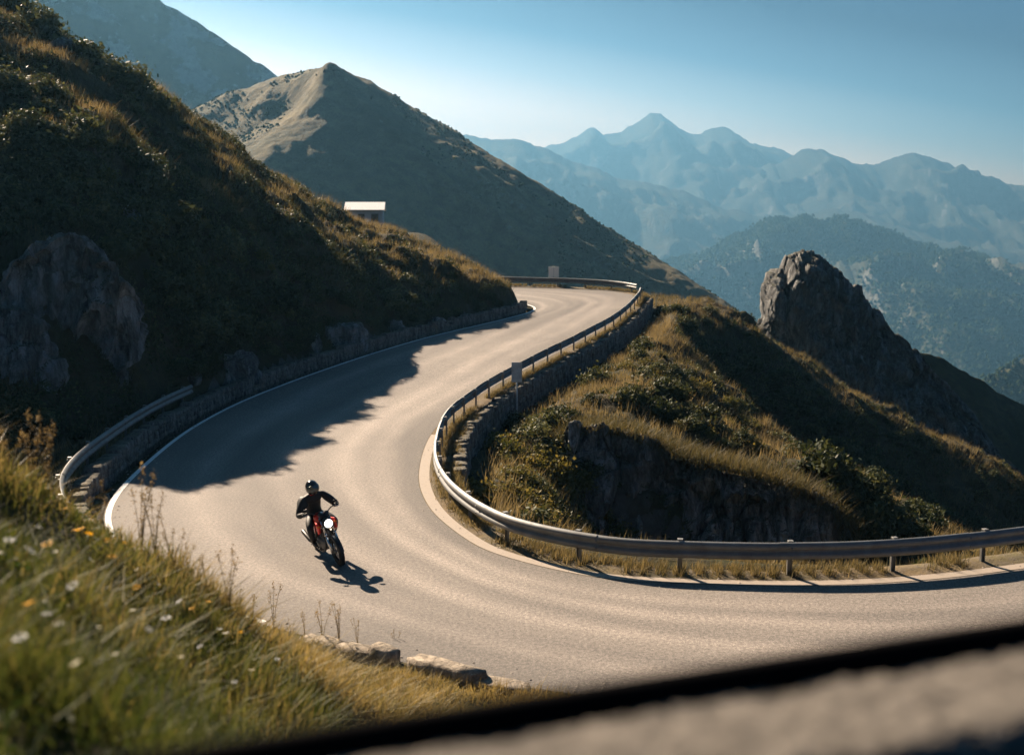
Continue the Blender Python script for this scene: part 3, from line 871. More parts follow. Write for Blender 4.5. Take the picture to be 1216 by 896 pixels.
w1 = LO[(LO[:, 1] > 24.5) & (LO[:, 0] > -13) & ((LO[:, 1] > 30) | (LO[:, 0] < -6))]
w1 = w1[(w1[:, 1] < 79)]
stone_wall('stone_wall', w1, -.62, .42, -.05, .56, 'low dry-stone wall running along the foot of the left hillside', 'wall', seed=5)
w2 = LI[(LI[:, 1] > 33) & (LI[:, 1] < 84.5) & (LI[:, 0] < 9.9)]
w2 = w2[np.r_[True, np.diff(w2[:, 1]) < .3]]
stone_wall('retaining_wall', w2, 1.2, .38, -1.35, .1, 'grey stone retaining wall holding up the road inside the hairpin', 'wall', course=.24, length=.42, seed=8)

# kerb stones on the near edge of the road, half sunk in the grass
def kerb_at(px, py, l, h, label, tilt=0, w=.34):
    i = int(np.argmin([abs(on_road(px, py)[0] - q[0]) + abs(on_road(px, py)[1] - q[1]) for q in LO]))
    p = LO[i]; n_ = normals2d(LO)[i]; an = math.atan2(-n_[0], n_[1])
    r = np.random.default_rng(int(px)); V, F = stone_block((l, w, h), r)
    bm = MB(); bm.add(V @ (rotz(an) @ roty(tilt)).T, F)
    o = bm.build('kerb_stone', M['kerb'], None, True, (p[0] - n_[0] * .3, p[1] - n_[1] * .3, h * .42)); tag(o, label, 'kerb stone', 'pale kerb stones on the near road edge')
M['kerb'] = mat_rock('pale_kerb_stone', col=(.42, .36, .29), dark=(.2, .17, .14), moss=(.33, .28, .22), scale=.3)
kerb_at(525, 822, 1.25, .3, 'long pale kerb block at the road edge, last before the parapet', .02)
kerb_at(585, 832, 1.1, .16, 'thin pale kerb block just showing above the black edging')
kerb_at(455, 802, .42, .34, 'rounded stone beside the long pale kerb block', .2)
kerb_at(434, 788, .95, .24, 'flat sunlit kerb slab below the dry weeds', -.04)
kerb_at(398, 776, .5, .2, 'small kerb stone half hidden at the grass brow', .1)
kerb_at(372, 768, .4, .15, 'smallest kerb stone, farthest up the grass brow', .1)

# ------------------------------------------------------------------ rocks
def rock_blob(name, c, rad, label, cat='rock', seed=1, sub=5, mat='rock', amp=.7, freq=1.0, rot=0, group=None, fiss=(1, 1, .6), square=.25):
    bm = bmesh.new(); bmesh.ops.create_icosphere(bm, subdivisions=sub, radius=1)
    bm.verts.index_update(); V = np.array([v.co[:] for v in bm.verts]); F = np.array([[v.index for v in f.verts] for f in bm.faces]); bm.free()
    cubic = V / np.abs(V).max(1)[:, None]; V = V * (1 - square) + cubic * square * .85
    rad = np.asarray(rad, float); W = V * rad
    nrm_ = V / rad; nrm_ /= np.linalg.norm(nrm_, axis=1)[:, None]
    sc_ = float(min(2.2, max(.18, rad.max() * .55)))
    d = rock_relief(W / sc_ * freq + seed * 13.7, seed * 50, fiss)
    W = W + nrm_ * (d * amp * sc_)[:, None]
    W = W @ rotz(rot).T
    o = link(name, mesh_from(name, W, F, M[mat], True), None, tuple(map(float, c))); tag(o, label, cat, group); return o


def rock_at(F, px, py, wpx, hpx, depth_ratio, label, seed, sink=.25, **k):
    p = F.hit(px, py)
    if p is None: print('MISS', label); return
    s = p[1] / 1400
    return rock_blob('boulder' if wpx < 90 else 'rock_outcrop', p + [0, sink * wpx * s * .5, 0], (wpx * s / 2, wpx * s / 2 * depth_ratio, hpx * s / 2), label, 'rock', seed, **k)

rock_at(F_left, 85, 385, 195, 250, .30, 'large grey rock face rising at the left edge above the short guardrail', 3, .0, sub=7, rot=.35, amp=.6, square=.2)
rock_at(F_left, 10, 435, 110, 150, .35, 'dark grey rock shoulder left of the large rock face', 4, .1, sub=6, rot=.3, amp=.45)
rock_at(F_left, 153, 262, 34, 34, .6, 'small pale rock in the scrub above the large rock face', 6, -.12, sub=4)
rock_at(F_left, 278, 438, 74, 52, .5, 'pale boulder behind the low stone wall, nearest the guardrail end', 7, -.12, sub=5, rot=.5)
rock_at(F_left, 225, 447, 30, 26, .6, 'small boulder in the dark scrub beside the guardrail end', 8, -.12, sub=4)
rock_at(F_left, 405, 402, 66, 40, .5, 'broad pale boulder behind the wall below the lit grass', 9, -.12, sub=5, rot=.6)
rock_at(F_left, 372, 408, 26, 28, .6, 'narrow upright boulder left of the broad pale boulder', 10, -.12, sub=4)
rock_at(F_left, 465, 390, 34, 22, .5, 'low grey boulder behind the middle of the stone wall', 12, -.12, sub=4)
rock_at(F_left, 520, 384, 40, 18, .5, 'flat grey boulder near the far end of the stone wall', 13, -.12, sub=4)
rock_at(F_left, 75, 62, 50, 26, .5, 'grey rock under the bushes on the upper ridge', 14, .2, sub=4)
rock_at(F_left, 122, 88, 36, 24, .5, 'grey rock on the ridge, lower of the two by the bushes', 15, .2, sub=4)
def crag(name, top, h, lean, back, label, seed, amp=.8, nu=420, nv=130, nb=60):
    """a rock wall: face falling h metres below the given rim, and a cap running back into the slope"""
    C = spline(top, nu); T = np.gradient(C[:, :2], axis=0); T /= np.linalg.norm(T, axis=1)[:, None]; Nf = np.stack([T[:, 1], -T[:, 0]], -1)
    e_ = smooth01(np.minimum(np.linspace(0, 1, nu), np.linspace(1, 0, nu)) * 7)
    f = np.linspace(0, 1, nv)[::-1]; V = np.empty((nu, nv + nb, 3)); Nn = np.zeros_like(V)
    hh = h * (.55 + .45 * e_)
    for j, t in enumerate(f):
        V[:, j, :2] = C[:, :2] + Nf * (lean * t ** 1.5 * hh)[:, None]; V[:, j, 2] = C[:, 2] - hh * t
        Nn[:, j, :2] = Nf; Nn[:, j, 2] = .25 if t > .05 else .7
    for j in range(nb):
        t = (j + 1) / nb; V[:, nv + j, :2] = C[:, :2] - Nf * back * t; V[:, nv + j, 2] = C[:, 2] - .15 - 1.3 * t * t
        Nn[:, nv + j, 2] = 1
    d = rock_relief(V * .75 + seed, seed * 40, (1, 1, .42))
    V += Nn * (d * amp * (.35 + .65 * e_)[:, None] * np.r_[np.ones(nv), np.linspace(1, .3, nb)][None])[..., None]
    V[..., 2] -= ((1 - e_) * .8)[:, None]
    o = link(name, mesh_from(name, V.reshape(-1, 3), grid_faces(nu, nv + nb), M['rock'])); tag(o, label, 'rock'); return o
crag('cliff', RIM_A, 5.6, .12, 2.2, 'shaded grey cliff under the grassy spur beside the sunlit bushes', 3, 1.25)
crag('cliff', RIM_B, 5.4, .14, 2.2, 'streaked grey cliff above the ravine at the right end of the front spur', 5, 1.25)
rock_at(F_spur, 593, 578, 22, 17, .6, 'small grey stone lying among the lit bushes inside the bend', 24, .1, sub=3)

# the rock pinnacle beyond the spur
def pinnacle():
    PX = [(858, 470), (880, 425), (893, 398), (902, 376), (906, 350), (910, 332), (924, 326), (932, 308), (944, 306), (950, 300), (962, 300), (978, 306), (990, 312), (998, 330), (1006, 338), (1020, 342), (1030, 358), (1044, 370), (1062, 388), (1085, 408), (1105, 432), (1130, 462), (1158, 500), (1180, 532), (1240, 600)]
    C = np.array([at(px, py, 122 - (px - 950) * .012) for px, py in PX]); k_ = np.linspace(0, len(C) - 1, 420); C = np.stack([np.interp(k_, np.arange(len(C)), C[:, a]) for a in range(3)], -1)
    nu, nv = len(C), 230; base = -26.
    v_ = np.linspace(-1, 1, nv); V = np.empty((nu, nv, 3))
    for j, t in enumerate(v_):
        a = abs(t); prof = 1 - a ** 1.25
        run = (15 if t < 0 else 12)
        V[:, j, 0] = C[:, 0] + (1.2 * a if t < 0 else 0)
        V[:, j, 1] = C[:, 1] + np.sign(t) * run * (a ** 1.3 * .8 + a * .2) 
        V[:, j, 2] = base + (C[:, 2] - base) * prof
    d = rock_relief(V * .30 + 5, 300, (1, 1, .45)) * 3.4 + rock_relief(V * .9 + 2, 320, (1, 1, .5)) * .8 + .35 * fbm(V * 1.2, 4, 305, .55, True)
    env = (.3 + .7 * smooth01(np.abs(v_) * 7))[None]
    V[..., 1] -= d * env * np.where(v_ < 0, 1, -1)[None]
    V[..., 0] += fbm(V * .5, 4, 311) * .7
    V[..., 2] += d * .30 + fbm(V * .7, 4, 313) * .35
    o = link('rock_pinnacle', mesh_from('rock_pinnacle', V.reshape(-1, 3), grid_faces(nu, nv), M['rock_big'])); tag(o, 'craggy dark rock pinnacle standing beyond the grassy spur', 'rock')
pinnacle()
ridge('grassy_slope', [(940, 420), (1020, 405), (1080, 412), (1120, 428), (1160, 449), (1216, 478), (1290, 520), (1400, 600), (1600, 740)], 152, -75, 66, 40, 4.5, 75, M['hill'], 260, 140, .85, 8)

# ------------------------------------------------------------------ road signs
def sign_marker():
    p = np.array([.2, 49.0, -1.2]); root = empty('marker_post', tuple(p)); tag(root, 'tall thin marker post with a ribbed grey plate behind the inner guardrail', 'road sign')
    m = MB(); m.tube([(0, 0, -.2), (0, 0, 1.2), (0, 0, 2.62)], .036, 10); m.build('post', M['plate'], root)
    m = MB(); m.box((0, -.045, 2.22), (.44, .012, .84), None, .2)
    for dx in (-.205, .205): m.box((dx, -.062, 2.22), (.012, .04, .84), None, 0)
    for dx in (-.07, .07): m.box((dx, -.058, 2.22), (.05, .02, .82), None, .1)
    m.build('plate', M['plate'], root, False)
    for z in (2.0, 2.44):
        m = MB(); m.box((0, -.02, z), (.12, .06, .035), None, .1); m.build('bracket', M['post'], root, False)
M['plate'] = mat_galv('weathered_sign_plate', (.70, .71, .68), .5, .0)
M['signface'] = simple('cream_sign_face', (.82, .8, .72), .5, var=.1)
sign_marker()
def sign_panel():
    p = np.array([3.3, 93.6, 2.25]); root = empty('road_sign', tuple(p)); tag(root, 'square cream sign panel standing behind the far guardrail', 'road sign')
    m = MB(); m.tube([(0, .05, -.5), (0, .05, 1.6)], .04, 8); m.build('post', M['post'], root)
    m = MB(); m.box((-.21, 0, 1.13), (.4, .03, .86), None, .1); m.box((.21, 0, 1.13), (.4, .03, .86), None, .1); m.build('panel', M['signface'], root, False)
    for z in (1.35, .9):
        m = MB(); m.box((0, .03, z), (.8, .03, .05), None, 0); m.build('bracket', M['post'], root, False)
sign_panel()

# ------------------------------------------------------------------ house on the shoulder behind the ridge
gx = np.arange(-70, 6, 1.); gy = np.arange(98, 210, 1.)
X, Y = np.meshgrid(gx, gy, indexing='ij')
Zh = 6.0 + .3 * fbm(np.stack([X, Y], -1) * .08, 4, 71) - 14 * smooth01((X + 13) / 14) - 9 * smooth01((118 - Y) / 20) * 0 - 40 * smooth01((Y - 165) / 40)
tag(link('shoulder', mesh_from('shoulder', np.stack([X, Y, Zh], -1).reshape(-1, 3), grid_faces(len(gx), len(gy)), M['hill'])), kind='structure')
M['plaster'] = simple('weathered_plaster', (.5, .49, .47), .85, var=.2, scale=2)
M['roofing'] = simple('pale_roof_sheet', (.74, .72, .70), .55, var=.12, scale=3)
M['dark_glass'] = simple('dark_window_glass', (.02, .025, .03), .1, spec=.6)
M['wood'] = simple('grey_wood', (.12, .09, .06), .7)
def house():
    root = empty('house', (-17.35, 141, 6.08)); root.rotation_euler = (0, 0, R(4)); tag(root, 'small pale house with a white roof peeping over the hillside', 'house')
    m = MB(); m.box((0, 0, .85), (4.2, 4.6, 3.6), None, .01)
    m.add([(-2.1, -2.3, 2.65), (-2.1, 2.3, 2.65), (-2.1, 0, 3.45), (2.1, -2.3, 2.65), (2.1, 2.3, 2.65), (2.1, 0, 3.45)], [(0, 2, 1), (3, 4, 5)]); m.build('wall', M['plaster'], root, False)
    m = MB()
    for s_ in (-1, 1):
        a = math.atan2(.95, 2.7) * s_
        m.box((0, s_ * 1.33, 3.1), (4.7, 2.9, .1), rotx(-a), .1)
    m.build('roof', M['roofing'], root, False)
    for x in (-.4, 1.2):
        f = MB(); f.box((x, -2.32, 1.75), (.8, .06, .9), None, .05); fo_ = f.build('window', M['wood'], root, False)
        g = MB(); g.box((x, -2.36, 1.75), (.64, .02, .74), None, 0); g.build('pane', M['dark_glass'], fo_, False)
    m = MB(); m.box((-1.6, -2.32, 1.0), (.8, .06, 2.0), None, .05); m.build('door', M['wood'], root, False)
house()

# ------------------------------------------------------------------ foreground parapet
def parapet():
    A, B = np.array([-1.35, .83]), np.array([2.4, 2.28]); T = (B - A) / np.linalg.norm(B - A); Nn = np.array([-T[1], T[0]])   # Nn points away from the viewer
    ztop = CAM_H - .602
    root = empty('parapet', (float((A + B)[0] / 2), float((A + B)[1] / 2), 5.3)); c = np.array([(A + B)[0] / 2, (A + B)[1] / 2, 5.3])
    tag(root, 'rough sunlit stone parapet blurred across the lower right corner', 'parapet')
    nu, prof = 700, []
    for t in np.linspace(0, 1, 26): prof.append((-.02 - .145 * t, -.0 - .012 * t))     # top ledge, towards the viewer
    for t in np.linspace(0, 1, 22)[1:]: an = t * math.pi / 2.2; prof.append((-.165 - .05 * math.sin(an), -.012 - .05 * (1 - math.cos(an))))
    for t in np.linspace(0, 1, 40)[1:]: prof.append((-.214 - .05 * t, -.056 - 1.25 * t))
    prof = np.array(prof); x = np.linspace(0, np.linalg.norm(B - A), nu)
    V = np.empty((nu, len(prof), 3))
    V[..., 0] = A[0] + T[0] * x[:, None] + Nn[0] * prof[None, :, 0]; V[..., 1] = A[1] + T[1] * x[:, None] + Nn[1] * prof[None, :, 0]; V[..., 2] = ztop + prof[None, :, 1]
    q = V * 9
    d = .004 * fbm(q, 4, 401) + .0045 * fbm(q * 4, 4, 403, .6, True) + .004 * fbm(V * 110, 3, 405)
    V[..., 2] += d; V[..., :2] -= Nn * (d * np.clip(-prof[:, 1] * 6, 0, 1)[None])[..., None]
    # ragged far edge
    e_ = .008 * fbm(np.c_[x * 22, x * 0], 4, 407)
    V[:, 0, :2] += Nn * e_[:, None]; V[:, 1, :2] += Nn * e_[:, None] * .6
    V -= c
    link('coping', mesh_from('coping', V.reshape(-1, 3), grid_faces(nu, len(prof)), M['parapet']), root)
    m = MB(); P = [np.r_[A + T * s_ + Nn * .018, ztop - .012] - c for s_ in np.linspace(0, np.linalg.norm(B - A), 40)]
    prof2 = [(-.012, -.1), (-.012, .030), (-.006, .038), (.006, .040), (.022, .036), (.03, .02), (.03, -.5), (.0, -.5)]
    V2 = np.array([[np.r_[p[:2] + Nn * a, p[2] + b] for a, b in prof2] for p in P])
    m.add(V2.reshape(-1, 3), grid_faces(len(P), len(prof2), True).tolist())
    m.build('edging', M['dark_strip'], root, True)
M['parapet'] = mat_rock('rough_parapet_stone', col=(.19, .178, .162), dark=(.10, .096, .09), warm=(.19, .165, .14), moss=(.24, .215, .185), scale=.07)
M['dark_strip'] = simple('black_edging', (.0035, .0035, .004), .95, spec=.02, var=.2)  # near-black colour for the raised strip along the coping's far edge
parapet()

# ------------------------------------------------------------------ motorcycle
M['tyre'] = simple('tyre_rubber', (.012, .012, .013), .8, spec=.3, scale=60)
M['black'] = simple('black_metal', (.018, .018, .02), .4, .3, .5)
M['chrome'] = simple('bright_metal', (.62, .63, .64), .22, 1.0, .5, var=.08)
M['engine'] = simple('engine_alloy', (.16, .165, .17), .45, .8, .5, bump=.2)
M['red'] = simple('red_paint', (.62, .02, .012), .3, 0, .55, var=.1, scale=12)
M['seat'] = simple('seat_vinyl', (.02, .018, .017), .6, spec=.3)
M['amber'] = simple('amber_lens', (.7, .22, .02), .2, spec=.6)
M['orange_dirt'] = simple('rim_metal', (.34, .26, .2), .35, .8, .5)
t = NT('lit_headlamp'); em = t.n('ShaderNodeEmission'); em.inputs[0].default_value = (1, .95, .88, 1); em.inputs[1].default_value = 1.6; M['lamp'] = t.done(em)

fc, rc = on_road(405, 671), on_road(378, 651)
HEAD = math.atan2(fc[1] - rc[1], fc[0] - rc[0]); LEAN = R(13)
mid = (fc + rc) / 2
bike = empty('motorcycle', tuple(map(float, mid))); bike.rotation_mode = 'XYZ'
bike.matrix_world = Matrix.Translation(Vector(mid)) @ Matrix.Rotation(HEAD, 4, 'Z') @ Matrix.Rotation(LEAN, 4, 'X')
tag(bike, 'red and black motorcycle with a lit round headlight riding down the bend', 'motorcycle')


def wheel(x, rad, w):
    root_mb = MB(); n = 40
    prof = []
    for k in range(14):
        a = 2 * math.pi * k / 14; prof.append((rad - w * .62 + w * .62 * math.cos(a), w * .5 * math.sin(a) * 1.15))
    root_mb.lathe(prof, (x, 0, rad), 'y', n, True)
    for k in range(46):                                             # tread blocks
        a = 2 * math.pi * k / 46
        for s_ in (-1, 1):
            root_mb.box((x + (rad - .004) * math.cos(a + .03 * s_), s_ * w * .2, rad + (rad - .004) * math.sin(a + .03 * s_)), (.016, w * .3, .022), roty(-a), .1)
    ty = root_mb.build('wheel', M['tyre'], bike)
    m = MB(); r0 = rad - w * 1.1
    m.lathe([(r0 + .02, -w * .36), (r0, -w * .3), (r0 - .012, 0), (r0, w * .3), (r0 + .02, w * .36), (r0 + .006, 0)], (x, 0, rad), 'y', n, True); m.build('rim', M['orange_dirt'], ty)
    m = MB()
    for k in range(28):
        a = 2 * math.pi * k / 28; b = a + (.5 if k % 2 else -.5); s_ = 1 if k % 4 < 2 else -1
        m.tube([(x + .045 * math.cos(b), s_ * .035, rad + .045 * math.sin(b)), (x + r0 * math.cos(a), 0, rad + r0 * math.sin(a))], .0032, 4, False)
    m.build('spokes', M['chrome'], ty)
    m = MB(); m.lathe([(.0, -.06), (.03, -.06), (.03, -.045), (.05, -.04), (.05, -.03), (.025, -.02), (.025, .02), (.05, .03), (.05, .04), (.03, .045), (.03, .06), (0, .06)], (x, 0, rad), 'y', 20); m.build('hub', M['engine'], ty)
    m = MB(); m.lathe([(.05, .062), (.125, .062), (.125, .067), (.05, .067)], (x, 0, rad), 'y', 26, True); m.build('brake_disc', M['chrome'], ty)


wheel(.72, .33, .105); wheel(-.72, .315, .14)
AX = np.array([.72, 0, .33]); TOP = np.array([.36, 0, 1.03])
for s_ in (-1, 1):
    m = MB(); y = .1 * s_
    P = [AX + [0, y, -.02], AX * .5 + TOP * .5 + [0, y, 0]]; m.tube(P, .034, 10)
    m.tube([P[1], TOP + [0, y, .02]], .024, 10); m.tube([P[1] + [0, 0, -.015], P[1] + [-.012, 0, .02]], .04, 10); m.build('fork_leg', M['chrome'], bike)
m = MB()
for s_, z in ((.06, .0), (.26, .0)):
    c_ = TOP * (1 - s_) + AX * s_; m.box(c_, (.07, .26, .045), roty(.45), .2)
m.tube([TOP + [-.02, 0, .04], TOP + [.1, 0, -.2]], .03, 8); m.build('triple_clamp', M['black'], bike)
m = MB(); n_ = 20                                                      # front mudguard hugging the tyre
V = []; an = np.linspace(R(10), R(150), n_)
for a in an:
    for yy, dr in ((-.062, -.03), (-.055, .012), (-.02, .022), (.02, .022), (.055, .012), (.062, -.03)):
        rr = .345 + dr; V.append((.72 + rr * math.cos(a), yy, .33 + rr * math.sin(a)))
m.add(V, grid_faces(n_, 6).tolist()); m.build('front_mudguard', M['black'], bike)
m = MB(); m.ball((.50, 0, .93), (.10, .115, .115), 20, 14); m.lathe([(.112, .0), (.118, .02), (.108, .035)], (.55, 0, .93), 'x', 28); hl = m.build('headlight', M['black'], bike)
m = MB(); m.lathe([(0.0001, .03), (.04, .027), (.07, .018), (.088, .004)], (.59, 0, .93), 'x', 28); m.build('lens', M['lamp'], hl)
m = MB()
for s_ in (-1, 1): m.ball((.39, s_ * .07, 1.10), (.035, .055, .055), 12, 8)
m.box((.42, 0, 1.07), (.05, .2, .07), roty(-.5), .2); m.build('instruments', M['black'], bike)
HB = lambda s_: [(.33, 0, 1.09), (.33, s_ * .1, 1.10), (.30, s_ * .22, 1.16), (.25, s_ * .32, 1.155), (.20, s_ * .41, 1.135)]
m = MB()
for s_ in (-1, 1): m.tube(spline(HB(s_), 16), .013, 8)
m.build('handlebar', M['black'], bike)
for s_ in (-1, 1):
    m = MB(); m.tube([(.25, s_ * .30, 1.158), (.195, s_ * .42, 1.133)], .019, 10); gr = m.build('grip', M['tyre'], bike)
    m = MB(); m.tube([(.29, s_ * .3, 1.165), (.285, s_ * .35, 1.145), (.245, s_ * .43, 1.125)], .007, 6); m.build('lever', M['chrome'], gr)
    m = MB(); m.tube([(.28, s_ * .25, 1.16), (.31, s_ * .29, 1.22), (.30, s_ * .33, 1.25)], .006, 6); m.ball((.30, s_ * .34, 1.26), (.014, .055, .034), 14, 8); m.build('mirror', M['black'], bike)
    m = MB(); m.tube([(.46, s_ * .1, .88), (.46, s_ * .17, .88)], .008, 6); m.ball((.465, s_ * .195, .88), (.03, .035, .026), 10, 8); m.build('indicator', M['amber'], bike)


def tank_fn(V):
    V = V.copy(); x = V[:, 0]
    V[:, 1] *= np.where(x < 0, 1 + .45 * x, 1 + .05 * x); V[:, 2] = np.where(V[:, 2] < 0, V[:, 2] * .75, V[:, 2] * (1 - .25 * np.clip(-x, 0, 1)))
    return np.sign(V) * np.abs(V) ** .85
m = MB(); m.ball((.10, 0, .90), (.30, .165, .17), 26, 18, tank_fn); tk = m.build('fuel_tank', M['red'], bike)
m = MB(); m.lathe([(0, .012), (.035, .012), (.04, 0)], (.14, 0, 1.065), 'z', 16); m.build('cap', M['chrome'], tk)
for s_ in (-1, 1):                                                     # red side shrouds reaching forward beside the fork
    m = MB(); V = [(.50, s_ * .2, .86), (.44, s_ * .235, .95), (.2, s_ * .18, .93), (.14, s_ * .165, .72), (.30, s_ * .2, .66), (.46, s_ * .215, .74)]
    W = [(a, b - s_ * .035, c_) for a, b, c_ in V]
    F = [(0, 1, 2, 5), (5, 2, 3, 4), (6, 11, 8, 7), (11, 10, 9, 8)] + [(k, (k + 1) % 6, (k + 1) % 6 + 6, k + 6) for k in range(6)]
    m.add(V + W, F); m.build('side_shroud', M['red'], bike, False)
    m = MB(); m.add([(-.1, s_ * .13, .74), (-.38, s_ * .12, .78), (-.34, s_ * .13, .58), (-.14, s_ * .14, .56), (-.1, s_ * .1, .74), (-.38, s_ * .09, .78), (-.34, s_ * .1, .58), (-.14, s_ * .11, .56)],
                    [(0, 1, 2, 3), (7, 6, 5, 4), (0, 4, 5, 1), (1, 5, 6, 2), (2, 6, 7, 3), (3, 7, 4, 0)]); m.build('side_panel', M['red'], bike, False)
m = MB()
S = spline([(-.08, 0, .86), (-.25, 0, .82), (-.5, 0, .85), (-.82, 0, .9)], 20); wd = np.interp(np.linspace(0, 1, 20), [0, .3, .7, 1], [.09, .14, .13, .08])
V = [[p + [0, wd[k] * math.cos(a), .055 * math.sin(a)] for a in np.linspace(0, 2 * math.pi, 14, endpoint=False)] for k, p in enumerate(S)]
m.add(np.array(V).reshape(-1, 3), grid_faces(20, 14, True).tolist()); m.build('seat', M['seat'], bike)
m = MB(); m.box((-.86, 0, .84), (.2, .14, .05), roty(.15), .3); tl = m.build('tail', M['black'], bike)
m = MB(); m.box((-.965, 0, .84), (.02, .12, .045), None, .3); m.build('tail_light', M['red'], tl)
m = MB()
for s_ in (-1, 1):
    m.tube(spline([(.36, 0, .98), (.2, s_ * .06, .82), (-.05, s_ * .12, .62), (-.22, s_ * .13, .42)], 14), .02, 8)
    m.tube(spline([(.38, 0, .86), (.36, s_ * .06, .6), (.28, s_ * .1, .3), (-.05, s_ * .12, .24), (-.22, s_ * .13, .42)], 16), .019, 8)
    m.tube([(-.05, s_ * .1, .72), (-.8, s_ * .08, .82)], .014, 8); m.tube([(-.2, s_ * .13, .45), (-.55, s_ * .1, .8)], .013, 8)
m.build('frame', M['black'], bike)
m = MB()
for s_ in (-1, 1): m.tube([(-.2, s_ * .1, .4), (-.72, s_ * .1, .315)], .024, 8)
m.build('swingarm', M['engine'], bike)
m = MB(); m.box((.06, 0, .38), (.44, .28, .24), None, .35)
for s_ in (-1, 1): m.lathe([(0, .17 * s_), (.09, .165 * s_), (.11, .14 * s_), (.11, .1 * s_)], (.0, 0, .37), 'y', 22)
for k in range(7): m.box((.16, 0, .51 + k * .026), (.2, .2, .01), roty(.25), .1)
m.box((.18, 0, .6), (.15, .14, .22), roty(.25), .2); m.build('engine', M['engine'], bike)
m = MB(); m.tube(spline([(.26, -.06, .56), (.38, -.1, .42), (.28, -.15, .26), (-.1, -.18, .27), (-.35, -.2, .34)], 24), .021, 10)
m.tube([(-.35, -.2, .34), (-.42, -.205, .36), (-.82, -.21, .47), (-.86, -.21, .48)], [.024, .046, .05, .04], 14); m.build('exhaust', M['black'], bike)
for s_ in (-1, 1):
    m = MB(); m.tube([(-.16, s_ * .14, .36), (-.16, s_ * .28, .355)], .013, 8); m.build('footpeg', M['engine'], bike)
    m = MB(); m.tube([(-.42, s_ * .14, .76), (-.68, s_ * .13, .34)], .03, 10)
    for k in range(8): q = np.array([-.45, s_ * .14, .71]) + np.array([-.2, -.008 * s_, -.32]) * k / 7; m.lathe([(.042, -.006), (.042, .006)], q, 'z', 12)
    m.build('shock', M['chrome'], bike)
m = MB(); V = []
for a in np.linspace(R(20), R(160), 16):
    for yy, dr in ((-.08, -.03), (-.07, .012), (.07, .012), (.08, -.03)): V.append((-.72 + (.35 + dr) * math.cos(a), yy, .315 + (.35 + dr) * math.sin(a)))
m.add(V, grid_faces(16, 4).tolist()); m.build('rear_mudguard', M['black'], bike)

# ------------------------------------------------------------------ rider
M['suit'] = simple('black_riding_suit', (.012, .013, .016), .6, spec=.35, scale=18, bump=.4, var=.4)
M['helmet'] = simple('black_helmet', (.012, .013, .016), .15, spec=.7, var=.1)
M['visor'] = simple('tinted_visor', (.02, .04, .055), .05, .0, spec=1.0, var=.05)
M['glove'] = simple('glove_leather', (.035, .033, .032), .55, spec=.4)
M['boot'] = simple('boot_leather', (.014, .013, .013), .45, spec=.45)
M['collar'] = simple('red_trim', (.4, .02, .015), .6)
M['skin'] = simple('skin', (.45, .28, .2), .55)


def skin_body(name, J, E, mat, root=0, levels=2):
    names = list(J); me = bpy.data.meshes.new(name)
    me.from_pydata([J[k][:3] for k in names], [(names.index(a), names.index(b)) for a, b in E], [])
    o = bpy.data.objects.new(name + '_tmp', me); COL.objects.link(o)
    o.modifiers.new('s', 'SKIN'); 
    for k, d in enumerate(me.skin_vertices[0].data):
        r_ = J[names[k]][3]; d.radius = r_ if hasattr(r_, '__len__') else (r_, r_); d.use_root = (k == root)
    o.modifiers['s'].branch_smoothing = .6
    sb = o.modifiers.new('b', 'SUBSURF'); sb.levels = sb.render_levels = levels
    dg = bpy.context.evaluated_depsgraph_get(); ev = o.evaluated_get(dg)
    out = bpy.data.meshes.new_from_object(ev); out.name = name
    bpy.data.objects.remove(o); bpy.data.meshes.remove(me)
    out.materials.clear(); out.materials.append(mat)
    out.polygons.foreach_set('use_smooth', np.ones(len(out.polygons), bool))
    return out


J = {'pelvis': (-.30, 0, .95, (.165, .13)), 'waist': (-.26, 0, 1.10, (.19, .155)), 'chest': (-.18, 0, 1.28, (.235, .18)), 'upper': (-.10, 0, 1.41, (.19, .145)), 'neck': (-.045, 0, 1.50, .065), 'head': (.0, 0, 1.60, .085), 'crown': (.01, 0, 1.68, .07)}
E = [('pelvis', 'waist'), ('waist', 'chest'), ('chest', 'upper'), ('upper', 'neck'), ('neck', 'head'), ('head', 'crown')]
for s_, n_ in ((1, 'l'), (-1, 'r')):
    J.update({'sh' + n_: (-.09, s_ * .20, 1.39, .115), 'ua' + n_: (-.05, s_ * .33, 1.25, .096), 'el' + n_: (.0, s_ * .43, 1.10, .08), 'fa' + n_: (.10, s_ * .41, 1.13, .066), 'wr' + n_: (.185, s_ * .375, 1.165, .048), 'hd' + n_: (.21, s_ * .37, 1.165, .036),
              'hp' + n_: (-.25, s_ * .11, .92, .105), 'th' + n_: (-.06, s_ * .22, .86, .10), 'kn' + n_: (.12, s_ * .29, .78, .08), 'ca' + n_: (.02, s_ * .265, .6, .072), 'an' + n_: (-.10, s_ * .225, .42, .043), 'to' + n_: (.06, s_ * .24, .375, .036)})
    E += [('upper', 'sh' + n_), ('sh' + n_, 'ua' + n_), ('ua' + n_, 'el' + n_), ('el' + n_, 'fa' + n_), ('fa' + n_, 'wr' + n_), ('wr' + n_, 'hd' + n_),
          ('pelvis', 'hp' + n_), ('hp' + n_, 'th' + n_), ('th' + n_, 'kn' + n_), ('kn' + n_, 'ca' + n_), ('ca' + n_, 'an' + n_), ('an' + n_, 'to' + n_)]
rider = link('person', skin_body('person', J, E, M['suit']))
rider.matrix_world = bike.matrix_world.copy()
tag(rider, 'rider in black suit and black helmet seated on the motorcycle, both hands on the bars', 'person')
HC = np.array([.02, 0, 1.625])
